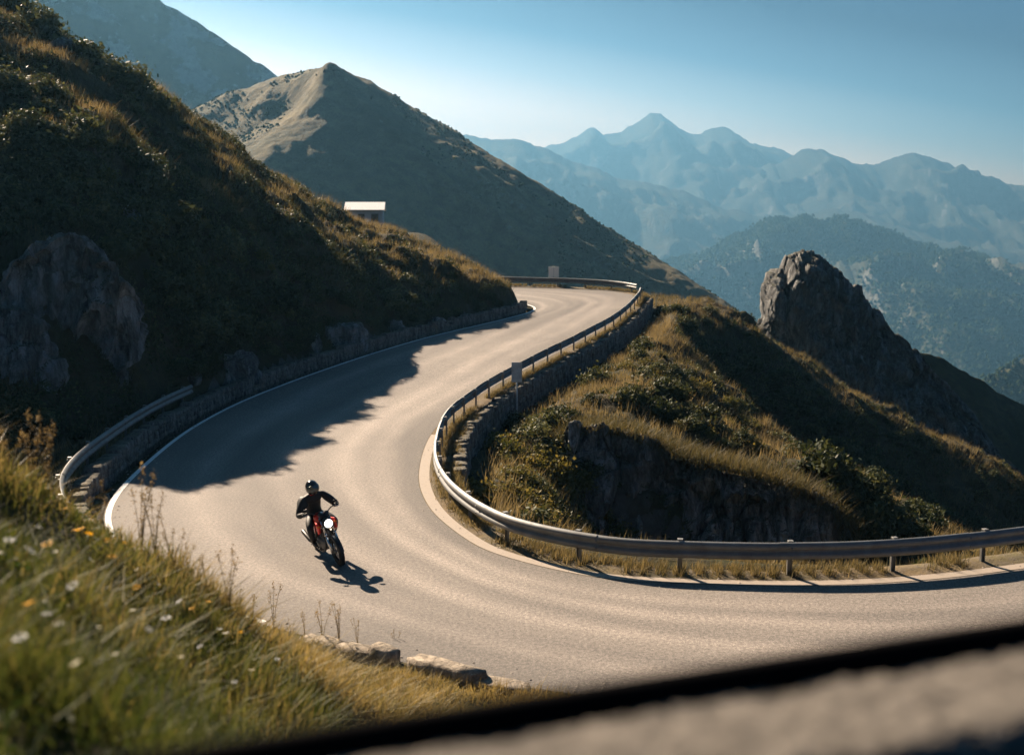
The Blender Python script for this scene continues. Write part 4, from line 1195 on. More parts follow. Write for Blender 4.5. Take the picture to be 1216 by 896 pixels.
def helm_fn(V):
    V = V.copy(); x, z = V[:, 0], V[:, 2]
    V[:, 0] = np.where((x > 0) & (z < -.1), x * (1 + .28 * np.clip(-z, 0, .7)), x)
    V[:, 2] = np.maximum(z, -.86); return V
m = MB(); m.ball(HC, (.168, .142, .165), 30, 22, helm_fn)
m.box(HC + [.11, 0, .06], (.1, .2, .012), roty(-.25), .3); hm = m.build('helmet', M['helmet'], rider)
m = MB(); V = []
for el in np.linspace(-.32, .42, 9):
    for a in np.linspace(-1.15, 1.15, 21):
        V.append(HC + np.array([.18 * math.cos(el) * math.cos(a) + .004, .15 * math.cos(el) * math.sin(a), .168 * math.sin(el)]))
m.add(V, grid_faces(9, 21).tolist()); m.build('visor', M['visor'], hm)
m = MB(); m.lathe([(.082, -.03), (.088, .0), (.075, .035), (.066, .03)], (-.03, 0, 1.49), 'z', 24, True); m.build('collar', M['collar'], rider)
for s_ in (-1, 1):
    g = MB(); c_ = np.array([.222, s_ * .362, 1.146]); ax = np.array([-.055, s_ * .12, -.025]); ax /= np.linalg.norm(ax)
    m_ = np.cross(ax, [0, 0, 1]); m_ /= np.linalg.norm(m_); up_ = np.cross(m_, ax); m_ = m_ if m_[0] > 0 else -m_; up_ = up_ if up_[2] > 0 else -up_
    g.tube([np.array([.15, s_ * .385, 1.16]), np.array([.185, s_ * .372, 1.168]), c_ - m_ * .015 + up_ * .022, c_ + m_ * .012 + up_ * .026], [.046, .036, .04, .03], 12, True, (1.15, .75))
    for k, (off, ln) in enumerate(((-.033, .95), (-.011, 1.05), (.011, 1.0), (.033, .85))):   # four fingers curled round the grip
        b = c_ + ax * off; P = []
        for a in np.linspace(R(75), R(-165 * ln), 9): P.append(b + (m_ * math.cos(a) + up_ * math.sin(a)) * .03)
        g.tube(P, np.linspace(.0115, .0085, 9), 7)
    b = c_ - ax * .045                                                   # thumb closing from the inner side of the palm
    g.tube([b + up_ * .02 - m_ * .02, b - m_ * .032 - ax * .004, b - up_ * .028 - m_ * .012, b - up_ * .03 + m_ * .012 + ax * .01], [.013, .013, .011, .009], 7)
    g.build('glove', M['glove'], rider)
    g = MB(); g.tube(spline([(-.04, s_ * .238, .53), (-.095, s_ * .226, .43), (-.10, s_ * .225, .385)], 8), np.linspace(.062, .052, 8), 12)
    g.tube(spline([(-.155, s_ * .222, .385), (-.08, s_ * .226, .40), (.03, s_ * .237, .385), (.12, s_ * .245, .372)], 10), [.034, .046, .05, .05, .048, .046, .044, .042, .038, .024], 12, True, (1, .8)); g.build('boot', M['boot'], rider)

# ------------------------------------------------------------------ vegetation
M['grass_dry'] = mat_leaf('hill_grass', (.022, .03, .012), (.088, .080, .038), (.23, .185, .11), .38)
M['grass_near'] = mat_leaf('near_grass', (.02, .042, .010), (.085, .095, .028), (.30, .23, .11), .4)
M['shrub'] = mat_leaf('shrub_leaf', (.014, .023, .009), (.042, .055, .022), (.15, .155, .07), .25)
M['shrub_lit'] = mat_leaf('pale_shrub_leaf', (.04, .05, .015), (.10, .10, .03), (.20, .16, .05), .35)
M['tree_far'] = mat_leaf('far_tree_leaf', (.012, .02, .009), (.026, .036, .015), None, .0, 'tint', 1.0, .0)
M['bark'] = simple('bark', (.07, .055, .04), .9)
M['weed'] = mat_leaf('dry_weed', (.10, .08, .045), (.2, .15, .08), (.3, .23, .12), .35)
M['petal_orange'] = mat_leaf('orange_petal', (.8, .36, .01), (.85, .46, .015), None, .35, 'tint')
M['petal_white'] = mat_leaf('white_petal', (.72, .76, .78), (.8, .82, .84), None, .25, 'tint')
M['stem'] = mat_leaf('green_stem', (.06, .09, .02), (.1, .12, .03), None, .3)


def blades(name, P, h, w_, tint, mat, label=None, seed=1, lean=.35, segs=1):
    """P: roots (N,3); one object full of tapering blades"""
    r = np.random.default_rng(seed); n = len(P)
    a = r.uniform(0, 2 * math.pi, n); d = np.stack([np.cos(a), np.sin(a)], -1)
    b = r.uniform(0, 2 * math.pi, n); ln = np.abs(r.normal(0, lean, n)) * h
    wind = np.array([.25, -.1]) * h[:, None]
    tip = np.c_[np.stack([np.cos(b), np.sin(b)], -1) * ln[:, None] + wind * .5, h]
    side = np.c_[d * (w_ / 2)[:, None], np.zeros(n)]
    if segs == 1:
        V = np.stack([P - side, P + side, P + tip], 1); F = np.arange(n * 3).reshape(n, 3); k = 3
    else:
        m_ = tip * np.array([.32, .32, .58])
        V = np.stack([P - side, P + side, P + m_ + side * .75, P + m_ - side * .75, P + tip], 1)
        i = np.arange(n)[:, None] * 5; F = [i + np.array([[0, 1, 2, 3]]), i + np.array([[3, 2, 4]])]; k = 5
    o = link(name, mesh_from(name, V.reshape(-1, 3), F, mat, False, None, {'tint': np.repeat(tint, k)})); tag(o, label, None, None, 'stuff'); return o


def tufts(x, y, r, per, spread):
    """scatter `per` blades round each root position"""
    n = len(x); X = np.repeat(x, per) + r.normal(0, spread, n * per); Y = np.repeat(y, per) + r.normal(0, spread, n * per)
    return X, Y, np.repeat(np.arange(n), per)


def grass_on(name, F, n, per, x0, x1, y0, y1, dist, hgt, wid, dry_fn, seed, dmin=1.2, dmax=60, steep=.45):
    r = np.random.default_rng(seed)
    x = r.uniform(x0, x1, n); y = r.uniform(y0, y1, n)
    d = dist(x, y); nz = F.nz(x, y); z = F.z(x, y)
    px = 608 + x / y * 1400
    dens = .5 + .5 * fbm(np.stack([x, y], -1) * .35, 4, seed + 3) * 1.6
    k = (d > dmin) & (d < dmax) & (nz > steep) & (r.uniform(0, 1, n) < np.clip(dens, .12, 1)) & (px > -60) & (px < 1280)
    x, y = x[k], y[k]
    X, Y, i = tufts(x, y, r, per, .10)
    patch = fbm(np.stack([x, y], -1) * .22, 4, seed + 5)
    dry = np.clip(dry_fn(x, y, F.nz(x, y), patch), 0, 1)
    Zp = F.z(X, Y) - .02
    h = hgt * r.uniform(.45, 1.25, len(X)) * (.7 + .6 * np.clip(patch[i] + .4, 0, 1)); w_ = wid * r.uniform(.6, 1.3, len(X))
    t_ = np.clip(dry[i] + r.normal(0, .13, len(X)), 0, 1)
    print(name, len(X), 'blades')
    return blades(name, np.stack([X, Y, Zp], -1), h, w_, t_, M['grass_dry'], None, seed, .45)


dl = lambda x, y: -poly_dist(x, y, LO[::5])
di = lambda x, y: poly_dist(x, y, LI[::5])
grass_on('hill_grass', F_left, 42000, 9, -34, 2.5, 30, 92, dl, .5, .035, lambda x, y, nz, p: .15 + .75 * smooth01((nz - .66) / .2) + .5 * p, 501)
grass_on('spur_grass', F_spur, 52000, 8, -4, 48, 26, 95, di, .48, .035, lambda x, y, nz, p: .3 + .55 * smooth01((nz - .62) / .22) + .5 * p, 503, 1.9, 90)
# verge grass along the inner rail
r = np.random.default_rng(521)
n = 16000; k = r.integers(0, len(LI), n); off = r.uniform(.5, 1.15, n); x = LI[k, 0] + nI[k, 0] * off; y = LI[k, 1] + nI[k, 1] * off
keep = (fbm(np.stack([x, y], -1) * .6, 4, 9) > -.18) & (y > 15); x, y = x[keep], y[keep]
X, Y, i = tufts(x, y, r, 5, .07)
blades('verge_grass', np.stack([X, Y, road_z(Y) - .0], -1), r.uniform(.08, .28, len(X)), r.uniform(.012, .026, len(X)), np.clip(r.normal(.62, .2, len(X)), 0, 1), M['grass_dry'], None, 522, .5)

fr = np.vstack([spline(RIM_A, 300), spline(RIM_B, 400)]); n = 9000; k = r.integers(0, len(fr), n)
x = fr[k, 0] + r.normal(0, .25, n); y = fr[k, 1] + r.uniform(-.25, 1.8, n); z = np.maximum(F_spur.z(x, y), fr[k, 2] - .15)
blades('rim_grass', np.stack([x, y, z - .1], -1), r.uniform(.25, .65, n), r.uniform(.02, .04, n), np.clip(r.normal(.6, .2, n), 0, 1), M['grass_dry'], None, 523, .9)

# near slope: deep tangle of soft grass, greener towards the viewer
r = np.random.default_rng(531)
n = 60000; x = r.uniform(-9.5, 2.5, n); y = 1.2 + (r.uniform(0, 1, n) ** .8) * 17
u_ = 608 + x / y * 1400; keep = (u_ > -90) & (u_ < 760) & (dl(x, y) > .5)
x, y = x[keep], y[keep]
X, Y, i = tufts(x, y, r, 6, .05)
pt = fbm(np.stack([x, y], -1) * .55, 4, 533)[i]; cl_ = fbm(np.stack([x, y], -1) * 1.7, 4, 535)[i]
zz = F_near.z(X, Y)
h = np.clip(r.uniform(.06, .24, len(X)) * (1 + .6 * pt + 1.1 * cl_), .03, .45) * np.interp(Y, [1, 4, 9, 16], [.75, 1.0, 1.1, .8]); w_ = r.uniform(.005, .012, len(X)) * np.interp(Y, [1, 6, 14], [.8, 1.1, 1.5])
tn = np.clip(.15 + .065 * (Y - 4) + .6 * pt + .35 * cl_ + r.normal(0, .2, len(X)), 0, 1)
k = r.uniform(0, 1, len(X)) < np.clip(.75 + 1.1 * cl_, .12, 1)
X, Y, zz, h, w_, tn = X[k], Y[k], zz[k], h[k], w_[k], tn[k]
blades('meadow_grass', np.stack([X, Y, zz - .01], -1), h, w_, tn, M['grass_near'], None, 534, .8, 2)
# broad-leaved herbs between the grass
n = 70000; x = r.uniform(-8, 2.2, n); y = 1.4 + r.uniform(0, 1, n) * 15; u_ = 608 + x / y * 1400
cl_ = fbm(np.stack([x, y], -1) * 1.1, 4, 541); k = (u_ > -90) & (u_ < 760) & (cl_ > -.05) & (dl(x, y) > .6); x, y, cl_ = x[k], y[k], cl_[k]; n = len(x)
P = np.stack([x, y, F_near.z(x, y) + r.uniform(.0, 1, n) * (.06 + .3 * np.clip(cl_, 0, 1))], -1)
a = r.normal(0, 1, (n, 3)); a[:, 2] *= .5; a /= np.linalg.norm(a, axis=1)[:, None]; b = np.cross(a, r.normal(0, 1, (n, 3))); b /= np.linalg.norm(b, axis=1)[:, None]; s_ = r.uniform(.010, .03, (n, 1))
V = np.stack([P - a * s_, P + b * s_ * .4, P + a * s_, P - b * s_ * .4], 1).reshape(-1, 3)
tag(link('meadow_herbs', mesh_from('meadow_herbs', V, np.arange(n * 4).reshape(n, 4), M['grass_near'], False, None, {'tint': np.clip(.1 + .045 * (y - 4) + r.normal(.1, .22, n), 0, 1).repeat(4)})), kind='stuff')
print('near blades', len(X))


def undergrowth(name, F, poly_box, n, dist, mat, seed, steepmax, hgt=.55, leaf=.075, dmin=1.3, thr=-.1):
    """a continuous low tangle of leaves hugging the ground"""
    r = np.random.default_rng(seed); x0, x1, y0, y1 = poly_box
    x = r.uniform(x0, x1, n); y = r.uniform(y0, y1, n); c = fbm(np.stack([x, y], -1) * .8, 4, seed + 1)
    k = (F.nz(x, y) < steepmax) & (dist(x, y) > dmin) & (c > thr); px = 608 + x / y * 1400; k &= (px > -60) & (px < 1290)
    x, y, c = x[k], y[k], c[k]; n = len(x)
    P = np.stack([x, y, F.z(x, y) + (r.uniform(0, 1, n) ** .7) * (.1 + hgt * np.clip(c + .25, 0, 1.2))], -1)
    a = r.normal(0, 1, (n, 3)); a /= np.linalg.norm(a, axis=1)[:, None]; b = np.cross(a, r.normal(0, 1, (n, 3))); b /= np.linalg.norm(b, axis=1)[:, None]; s = leaf * r.uniform(.5, 1.4, (n, 1))
    V = np.stack([P - a * s, P + b * s * .5, P + a * s, P - b * s * .5], 1).reshape(-1, 3)
    print(name, n)
    return tag(link(name, mesh_from(name, V, np.arange(n * 4).reshape(n, 4), M[mat], False, None, {'tint': np.clip(.35 + .5 * c + r.normal(0, .18, n), 0, 1).repeat(4)})), kind='stuff')
undergrowth('undergrowth', F_left, (-34, 2, 30, 84), 420000, dl, 'shrub', 551, .80)
undergrowth('undergrowth', F_spur, (-2, 46, 28, 90), 420000, di, 'shrub', 553, .76, dmin=1.8)


def shrub_mesh(name, seed, n=1500, leaf=.085, squash=.75, lumps=9, mat='shrub', loose=.2):
    """leaf cards gathered into lumps over an uneven dome, radius about 1"""
    r = np.random.default_rng(seed)
    c = r.normal(0, 1, (lumps, 3)); c /= np.linalg.norm(c, axis=1)[:, None]; c[:, 2] = np.abs(c[:, 2]); c *= r.uniform(.25, .68, (lumps, 1)); rad = r.uniform(.28, .5, lumps)
    k = r.integers(0, lumps, n); q = r.normal(0, 1, (n, 3)); q /= np.linalg.norm(q, axis=1)[:, None]
    P = c[k] + q * (rad[k] * (r.uniform(.15, 1, n) ** .45) * (1 + r.normal(0, loose, n)))[:, None]
    P[:, 2] = np.maximum(P[:, 2], -.25) * squash
    nrm_ = q + r.normal(0, .6, (n, 3)); nrm_ /= np.linalg.norm(nrm_, axis=1)[:, None]
    a = np.cross(nrm_, r.normal(0, 1, (n, 3))); a /= np.linalg.norm(a, axis=1)[:, None]; b = np.cross(nrm_, a)
    s = leaf * r.uniform(.6, 1.4, n)[:, None]
    V = np.stack([P - a * s, P + b * s * .5, P + a * s, P - b * s * .5], 1)
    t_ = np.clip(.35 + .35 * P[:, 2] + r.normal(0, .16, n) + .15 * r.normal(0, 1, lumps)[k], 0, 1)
    m0 = MB()
    for j in range(6):
        e_ = c[j % lumps]; m0.tube([(0, 0, -.3), e_ * [.4, .4, .5], e_ * [.8, .8, .7 * squash]], [.035, .022, .01], 5)
    tv = np.vstack(m0.v)
    me = mesh_from(name, np.vstack([V.reshape(-1, 3), tv]), [np.vstack([np.arange(n * 4).reshape(n, 4), np.array(m0.f4) + n * 4]), np.array(m0.f3) + n * 4], [M[mat], M['bark']], False, None,
                   {'tint': np.r_[np.repeat(t_, 4), np.zeros(len(tv))]}, None)
    mi = np.zeros(len(me.polygons), np.int32); mi[n:n + len(m0.f4)] = 1; mi[n + len(m0.f4):] = 1; me.polygons.foreach_set('material_index', mi)
    return me


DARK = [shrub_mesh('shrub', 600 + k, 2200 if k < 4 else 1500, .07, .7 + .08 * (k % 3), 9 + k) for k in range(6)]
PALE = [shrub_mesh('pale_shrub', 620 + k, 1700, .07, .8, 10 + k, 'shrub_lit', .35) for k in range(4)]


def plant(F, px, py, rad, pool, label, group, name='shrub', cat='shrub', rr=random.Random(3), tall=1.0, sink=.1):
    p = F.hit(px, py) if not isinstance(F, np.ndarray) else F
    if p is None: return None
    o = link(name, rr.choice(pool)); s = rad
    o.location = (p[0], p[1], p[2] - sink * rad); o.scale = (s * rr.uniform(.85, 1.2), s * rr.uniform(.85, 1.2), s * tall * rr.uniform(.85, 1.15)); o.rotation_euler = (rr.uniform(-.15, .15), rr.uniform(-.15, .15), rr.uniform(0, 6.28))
    tag(o, label, cat, group); return o


rr = random.Random(17)
def inside(px, py, poly):
    c = False
    for (x1, y1), (x2, y2) in zip(poly, poly[1:] + poly[:1]):
        if (y1 > py) != (y2 > py) and px < (x2 - x1) * (py - y1) / (y2 - y1) + x1: c = not c
    return c
def scatter(F, poly, n, r0, r1, pool, label, group, **k):
    xs, ys = [p[0] for p in poly], [p[1] for p in poly]; c = 0; done = []
    for _ in range(n * 40):
        if c >= n: break
        px, py = rr.uniform(min(xs), max(xs)), rr.uniform(min(ys), max(ys))
        if inside(px, py, poly) and all((px - a) ** 2 + (py - b) ** 2 > k.get('gap', 12) ** 2 for a, b in done):
            o = plant(F, px, py, rr.uniform(r0, r1), pool, label, group, rr=rr, tall=k.get('tall', 1))
            if o: c += 1; done.append((px, py))
    return c

# dark scrub over the shaded hillside, thinning to scattered bushes under the ridge
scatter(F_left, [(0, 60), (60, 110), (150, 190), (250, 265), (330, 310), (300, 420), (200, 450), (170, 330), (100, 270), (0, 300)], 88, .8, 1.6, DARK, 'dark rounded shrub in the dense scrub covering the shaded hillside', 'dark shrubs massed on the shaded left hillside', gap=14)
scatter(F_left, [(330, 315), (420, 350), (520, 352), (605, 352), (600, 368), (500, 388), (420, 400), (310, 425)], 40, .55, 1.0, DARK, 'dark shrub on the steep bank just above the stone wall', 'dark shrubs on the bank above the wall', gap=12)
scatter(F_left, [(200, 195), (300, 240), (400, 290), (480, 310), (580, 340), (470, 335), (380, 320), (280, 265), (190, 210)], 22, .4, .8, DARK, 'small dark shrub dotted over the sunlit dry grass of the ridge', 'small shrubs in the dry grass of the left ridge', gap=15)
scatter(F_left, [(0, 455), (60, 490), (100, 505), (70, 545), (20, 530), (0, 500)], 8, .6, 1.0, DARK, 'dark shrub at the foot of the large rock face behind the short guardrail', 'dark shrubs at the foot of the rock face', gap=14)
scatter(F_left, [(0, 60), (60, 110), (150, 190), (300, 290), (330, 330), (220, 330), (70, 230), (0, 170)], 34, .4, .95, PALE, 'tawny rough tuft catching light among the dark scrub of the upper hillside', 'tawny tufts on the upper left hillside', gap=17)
# the row of big bushes standing along the upper ridge
big = [(2, 8, 2.6, 'largest dark bush at the top left corner of the ridge'), (28, 24, 2.0, 'dark bush on the ridge, second below the corner bush'), (50, 40, 1.9, 'broad dark bush on the ridge above the upper grey ridge rock'), (70, 54, 1.6, 'dark bush on the ridge just right of the broad one'), (90, 66, 1.7, 'dark bush on the ridge between the two grey ridge rocks'),
       (108, 78, 1.5, 'dark bush beside the lower grey ridge rock'), (126, 90, 1.6, 'dark bush in the middle of the ridge row'), (144, 101, 1.8, 'tall dark bush near the lower end of the ridge row'), (162, 112, 1.9, 'tallest dark bush near the lower end of the ridge row'), (178, 124, 1.5, 'last dark bush at the lower end of the ridge row')]
for px, py, s_, lb in big:
    p = None
    for q in range(0, 60, 3):
        p = F_left.hit(px, py + q)
        if p is not None: break
    if p is not None: plant(np.array([p[0] - .6, p[1] + .8, p[2]]), 0, 0, s_, DARK, lb, 'dark bushes in a row along the upper ridge', 'bush', 'bush', rr, 1.05, .05)
for px, py, s_ in ((215, 148, .5), (262, 172, .45), (300, 197, .5), (345, 220, .4), (425, 258, .45), (500, 290, .4), (548, 312, .4)):
    p = None
    for q in range(0, 40, 2):
        p = F_left.hit(px, py + q)
        if p is not None: break
    if p is not None: plant(p, 0, 0, s_, DARK, 'small dark shrub on the skyline of the left ridge', 'small shrubs on the left ridge skyline', rr=rr)
# sunlit bushes inside the bend
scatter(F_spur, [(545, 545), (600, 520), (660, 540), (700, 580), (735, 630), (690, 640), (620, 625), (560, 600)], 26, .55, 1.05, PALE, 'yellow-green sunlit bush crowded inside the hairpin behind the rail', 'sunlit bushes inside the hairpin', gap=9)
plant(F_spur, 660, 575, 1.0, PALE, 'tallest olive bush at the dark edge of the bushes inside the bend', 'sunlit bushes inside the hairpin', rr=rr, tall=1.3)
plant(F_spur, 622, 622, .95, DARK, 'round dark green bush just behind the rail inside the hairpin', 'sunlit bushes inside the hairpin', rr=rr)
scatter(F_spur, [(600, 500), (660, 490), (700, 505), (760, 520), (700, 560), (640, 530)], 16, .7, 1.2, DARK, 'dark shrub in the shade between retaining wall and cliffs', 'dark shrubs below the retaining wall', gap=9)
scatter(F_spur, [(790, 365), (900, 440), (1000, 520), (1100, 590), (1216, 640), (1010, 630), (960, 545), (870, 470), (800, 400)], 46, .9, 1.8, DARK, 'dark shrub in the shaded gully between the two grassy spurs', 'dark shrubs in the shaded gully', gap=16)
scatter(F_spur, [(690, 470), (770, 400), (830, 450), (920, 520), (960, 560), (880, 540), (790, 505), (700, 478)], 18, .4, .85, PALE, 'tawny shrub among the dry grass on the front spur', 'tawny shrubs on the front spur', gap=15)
scatter(F_spur, [(795, 352), (900, 392), (1000, 458), (1216, 580), (1216, 600), (1000, 490), (900, 425), (800, 372)], 24, .45, .95, DARK, 'small dark shrub along the sunlit crest of the back spur', 'shrubs along the crest of the back spur', gap=13)
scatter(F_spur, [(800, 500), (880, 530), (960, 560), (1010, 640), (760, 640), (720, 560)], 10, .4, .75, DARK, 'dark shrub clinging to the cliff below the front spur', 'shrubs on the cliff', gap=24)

scatter(F_spur, [(690, 470), (770, 400), (830, 450), (920, 520), (960, 560), (880, 540), (790, 505), (700, 478)], 30, .55, 1.1, DARK, 'dark shrub growing in the dry grass of the front spur', 'dark shrubs on the front spur', gap=13)
# specks of scrub on the near mountain and its skyline trees
def blob_field(name, P, s, mat, seed, tall=1.2, kind='stuff'):
    r = np.random.default_rng(seed)
    B = np.array([(1, 0, .1), (.31, .95, 0), (-.81, .59, .1), (-.81, -.59, 0), (.31, -.95, .1), (.0, .1, 1.0), (.5, .5, .7), (-.5, .3, .75), (0, -.6, .7)])
    F0 = np.array([(0, 1, 6), (1, 7, 6), (1, 2, 7), (2, 3, 7), (3, 8, 7), (3, 4, 8), (4, 0, 8), (0, 6, 8), (6, 5, 8), (6, 7, 5), (7, 8, 5)])
    n = len(P); V = B[None] * (1 + r.normal(0, .22, (n, 9, 1))) * s[:, None, None] * np.array([1, 1, tall])
    a = r.uniform(0, 6.28, n); c, s_ = np.cos(a)[:, None], np.sin(a)[:, None]
    V = np.stack([V[..., 0] * c - V[..., 1] * s_, V[..., 0] * s_ + V[..., 1] * c, V[..., 2]], -1) + P[:, None] - [0, 0, .15]
    F = (F0[None] + np.arange(n)[:, None, None] * 9).reshape(-1, 3)
    o = link(name, mesh_from(name, V.reshape(-1, 3), F, mat, True, None, {'tint': np.repeat(r.uniform(0, 1, n), 9)})); tag(o, kind=kind); return o

r = np.random.default_rng(701)
n = 22000; x = r.uniform(-180, 190, n); y = r.uniform(300, 530, n); dn = fbm(np.stack([x, y], -1) / 32, 4, 703)
k = dn > .02; x, y = x[k], y[k]
blob_field('mountain_scrub', np.stack([x, y, F_mt.z(x, y)], -1), r.uniform(.2, .75, len(x)), M['tree_far'], 704)
n = 90000; i = r.integers(0, FV.shape[0], n); j = r.integers(5, FV.shape[1] // 2 + 4, n); P = FV[i, j] + np.c_[r.normal(0, 7, (n, 2)), np.zeros(n)]
k = (fbm(P[:, :2] / 240, 4, 711) > -.25) & (np.abs(P[:, 0]) < 1200); P = P[k]
blob_field('forest', P, r.uniform(2.4, 5.4, len(P)), M['tree_far'], 712, 1.5)
n = 12000; i = r.integers(0, HV2.shape[0], n); j = r.integers(0, HV2.shape[1] // 2 + 4, n); P = HV2[i, j] + np.c_[r.normal(0, 3, (n, 2)), np.zeros(n)]
blob_field('woods', P, r.uniform(1.2, 2.8, len(P)), M['tree_far'], 713, 1.5)
def sky_tree_mesh(seed): return shrub_mesh('tree', seed, 260, .2, 1.15, 6, 'tree_far', .2)
ST = [sky_tree_mesh(720 + k) for k in range(3)]
for px, py, s_ in ((386, 86, 2.6), (394, 84, 3.2), (400, 88, 2.4), (410, 96, 1.6), (425, 106, 1.5), (441, 118, 1.9), (482, 142, 2.4), (488, 146, 2.0), (505, 156, 1.6), (530, 172, 2.2), (548, 180, 1.8), (572, 194, 2.8), (580, 198, 2.2), (597, 206, 3.0), (604, 210, 2.6), (618, 218, 1.8), (660, 244, 1.8), (708, 278, 1.6), (342, 92, 1.6), (376, 90, 1.5)):
    p = None
    for q in range(0, 40, 1):
        pts = F_mt.hit(px, py + q, 300, 540)
        if pts is not None: p = pts; break
    if p is not None: plant(p, 0, 0, s_ * .36, ST, 'tiny dark tree on the skyline of the near mountain', 'tiny trees along the mountain skyline', 'tree', 'tree', rr, 1.3, -.2)

# ------------------------------------------------------------------ flowers and dry weeds on the near slope
def weed_mesh(seed, h=.55, branchy=3):
    r = np.random.default_rng(seed); st = MB(); hd = []
    for b in range(branchy):
        a = r.uniform(0, 6.28); l = r.uniform(.05, .22) * h; hh = h * r.uniform(.65, 1)
        P = spline([(0, 0, -.05), (l * .3 * math.cos(a), l * .3 * math.sin(a), hh * .5), (l * math.cos(a), l * math.sin(a), hh)], 8); st.tube(P, np.linspace(.0045, .002, 8), 4)
        for q in P[2:]:
            for _ in range(9): hd.append(q + r.normal(0, .014, 3) + [0, 0, r.uniform(0, .03)])
        for _ in range(26): hd.append(P[-1] + r.normal(0, 1, 3) * [.012, .012, .035])
    hd = np.array(hd); n = len(hd); a = r.normal(0, 1, (n, 3)); a /= np.linalg.norm(a, axis=1)[:, None]; b = np.cross(a, r.normal(0, 1, (n, 3))); b /= np.linalg.norm(b, axis=1)[:, None]; s = r.uniform(.006, .013, (n, 1))
    V = np.stack([hd - a * s, hd + b * s * .5, hd + a * s, hd - b * s * .5], 1).reshape(-1, 3)
    sv = np.vstack(st.v); m_ = len(sv)
    return mesh_from('dry_weed', np.vstack([sv, V]), [np.vstack([np.array(st.f4), np.arange(n * 4).reshape(n, 4) + m_]), np.array(st.f3)], M['weed'], False, None, {'tint': np.r_[np.full(m_, .2), r.uniform(.2, 1, n).repeat(4)]})
WD = [weed_mesh(800 + k, .55 + .05 * k, 2 + k) for k in range(5)]
def brow(px, py):
    for q in range(0, 200, 3):
        p = F_near.hit(px, py + q, 2, 20)
        if p is not None: return p
def put_weed(px, ptop, k, label, group='dry weeds along the grass brow'):
    p = brow(px, ptop)
    if p is None: return
    ztop = at(px, ptop, p[1])[2]; s_ = max(.35, (ztop - p[2]) / (.55 + .05 * k))
    o = link('dry_weed', WD[k]); o.location = tuple(map(float, p)); o.scale = (min(s_, 1.5),) * 2 + (s_,); o.rotation_euler = (0, 0, rr.uniform(0, 6.28)); tag(o, label, 'weed', group)
W_ONE = 'thin dry weed stalk standing against the sunlit road above the grass brow'
for px, pt_, k, lb in ((58, 492, 4, 'feathery tall weed at the left edge in front of the rock face'), (40, 512, 3, 'shorter feathery weed at the left edge beside the tall one'), (12, 508, 2, 'dry weed at the very left end of the grass brow'),
                       (168, 560, 4, 'bushy dry weed hiding the end of the white edge line'), (185, 585, 3, 'dry weed to the right of the bushy one by the white line'), (120, 575, 2, 'dry weed below the near end of the short guardrail'),
                       (222, 640, 1, W_ONE), (246, 652, 0, 'weed stalk with a pale yellow head left of the motorcycle shadow'), (272, 645, 1, W_ONE), (325, 686, 1, W_ONE), (300, 700, 0, W_ONE), (362, 722, 1, W_ONE), (383, 712, 2, 'dry weed at the left of the dense clump near the kerb slab'), (403, 716, 4, 'densest dry weed of the clump near the kerb slab'), (425, 735, 3, 'dry weed at the right of the dense clump near the kerb slab'), (448, 762, 3, W_ONE), (470, 744, 1, 'last dry weed stalk on the right, above the rounded kerb stone'), (345, 735, 2, W_ONE), (205, 612, 2, W_ONE)):
    put_weed(px, pt_, k, lb)


def flower_mesh(seed, rad, npet, mat):
    r = np.random.default_rng(seed); m = MB(); V = []; F = []
    for k in range(npet):
        a = 2 * math.pi * k / npet + r.normal(0, .1); l = rad * r.uniform(.85, 1.1); w_ = rad * 2.4 / npet
        d = np.array([math.cos(a), math.sin(a), 0]); e_ = np.array([-math.sin(a), math.cos(a), 0]); i = len(V)
        V += [d * .15 * l, d * .6 * l + e_ * w_ * .5 + [0, 0, .25 * rad], d * l + [0, 0, .2 * rad], d * .6 * l - e_ * w_ * .5 + [0, 0, .25 * rad]]; F.append((i, i + 1, i + 2, i + 3))
    me = mesh_from('flower_head', np.array(V), np.array(F), mat, False, None, {'tint': r.uniform(0, 1, len(V))}); return me
st = MB(); st.tube(spline([(0, 0, -.36), (.01, .0, -.15), (0, 0, 0)], 6), .0025, 5); sv = np.vstack(st.v)
STEM = mesh_from('stem', sv, [np.array(st.f4), np.array(st.f3)], M['stem'], True, None, {'tint': np.full(len(sv), .5)})
FO = [flower_mesh(840 + k, .028, 9, M['petal_orange']) for k in range(3)]; FW = [flower_mesh(850 + k, .022, 10, M['petal_white']) for k in range(3)]
dm = MB(); dm.ball((0, 0, .004), (.008, .008, .006), 8, 6); dv = np.vstack(dm.v); DISC = mesh_from('disc', dv, [np.array(dm.f4)], M['petal_orange'], True, None, {'tint': np.full(len(dv), .4)})
def put_flower(px, py, pool, label, group, s_=1., lift=.34, name='wildflower'):
    p = F_near.hit(px, py + 12, 1.5, 20)
    if p is None: return
    o = empty(name, (float(p[0]), float(p[1]), float(p[2] + lift))); o.scale = (s_,) * 3; o.rotation_euler = (rr.uniform(-.2, .7), rr.uniform(-.4, .4), rr.uniform(0, 6.28)); tag(o, label, 'flower', group)
    h_ = link('flower_head', rr.choice(pool), o); link('stem', STEM, o)
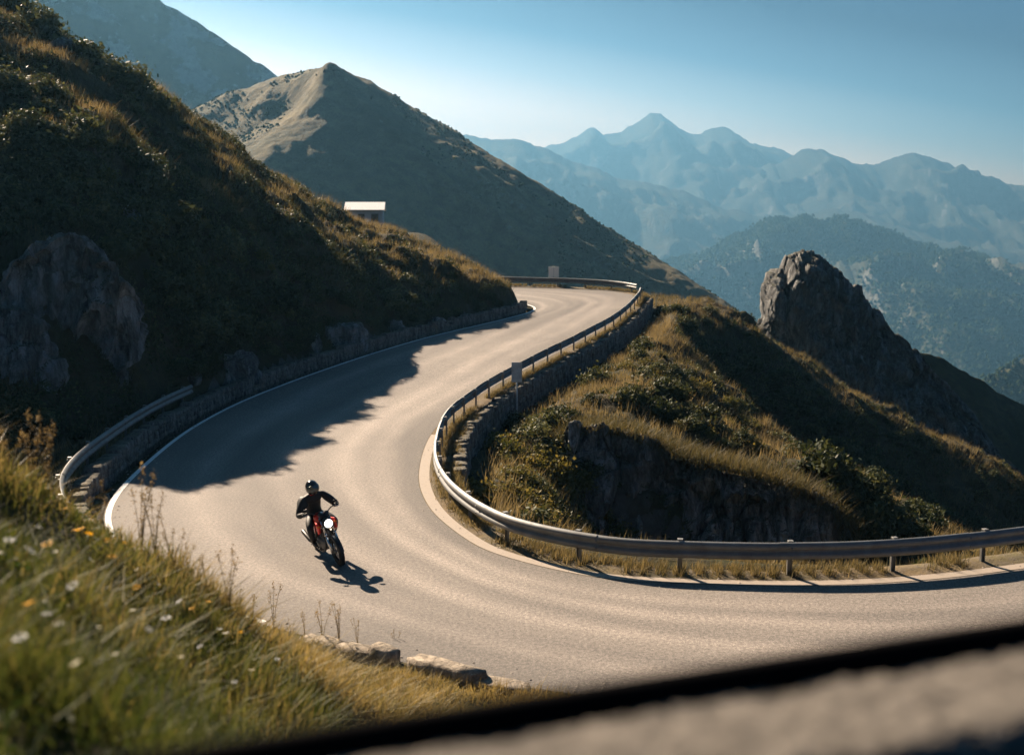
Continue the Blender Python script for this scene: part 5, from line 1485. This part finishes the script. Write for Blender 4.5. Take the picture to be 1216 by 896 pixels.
for px, py, s_, lb in ((96, 672, 2.2, 'largest orange flower in the foreground meadow'), (108, 676, 1.3, 'orange flower touching the largest one'), (130, 682, 1.1, 'orange flower just right of the largest pair'), (136, 704, 1.4, 'orange flower below and right of the largest pair'), (80, 645, .9, 'small orange flower above the largest one'), (150, 684, .8, 'small orange flower at the right of the orange cluster'),
                       (249, 752, 1.1, 'orange flower low in the meadow near the dry weeds'), (230, 763, .9, 'orange flower beside the low one near the dry weeds'), (288, 788, 1.0, 'orange flower nearest the kerb stones'), (60, 705, 1.4, 'orange flower at the left, below the small upper one'), (165, 742, 1.3, 'orange flower in the middle of the meadow'), (40, 800, 1.2, 'orange flower low at the left edge of the meadow')):
    put_flower(px, py, FO, lb, 'orange flowers in the meadow', s_)
for px, py in ((262, 784), (200, 788), (270, 796), (218, 852), (70, 715), (90, 752), (160, 770), (120, 800), (60, 790), (180, 820), (240, 815), (300, 830), (40, 730), (110, 705), (75, 830), (140, 845), (330, 810), (280, 850), (30, 840), (50, 690), (15, 700), (190, 735), (215, 760), (165, 715), (95, 870)):
    put_flower(px, py, FW, 'small white daisy scattered in the blurred foreground meadow', 'white daisies in the meadow', rr.uniform(.9, 1.7), rr.uniform(.28, .38))

# loose gravel swept to the road edges
r = np.random.default_rng(901); n = 1500
k = r.integers(0, len(LI), n); off = r.normal(.55, .3, n); P1 = np.c_[LI[k, :2] + nI[k] * off[:, None], np.zeros(n)]
nO = normals2d(LO); k = r.integers(0, len(LO), n); off = r.normal(-.05, .35, n); P2 = np.c_[LO[k, :2] + nO[k] * off[:, None], np.zeros(n)]
P = np.vstack([P1, P2]); P = P[(P[:, 1] < 70)]; P[:, 2] = road_z(P[:, 1]) + .15
M['gravel'] = simple('road_gravel', (.30, .265, .225), .9, var=.3, scale=3)
g = blob_field('gravel', P, np.abs(r.normal(.014, .008, len(P))) + .005, M['gravel'], 902, .7)


# ------------------------------------------------------------------ render settings
vs = scene.view_settings
scene.display_settings.display_device = 'sRGB'
vs.view_transform = 'Standard'; vs.look = 'None'; vs.gamma = 1; vs.exposure = 1.95; vs.use_curve_mapping = False
scene.render.engine = 'CYCLES'
cy = scene.cycles
cy.use_denoising = True
try: cy.denoiser = 'OPENIMAGEDENOISE'
except Exception: pass
try: cy.denoising_prefilter = 'ACCURATE'
except Exception: pass
cy.max_bounces = 6; cy.diffuse_bounces = 1; cy.glossy_bounces = 3; cy.transmission_bounces = 3; cy.volume_bounces = 0
cy.sample_clamp_indirect = 6; cy.volume_max_steps = 64
scene.render.film_transparent = False
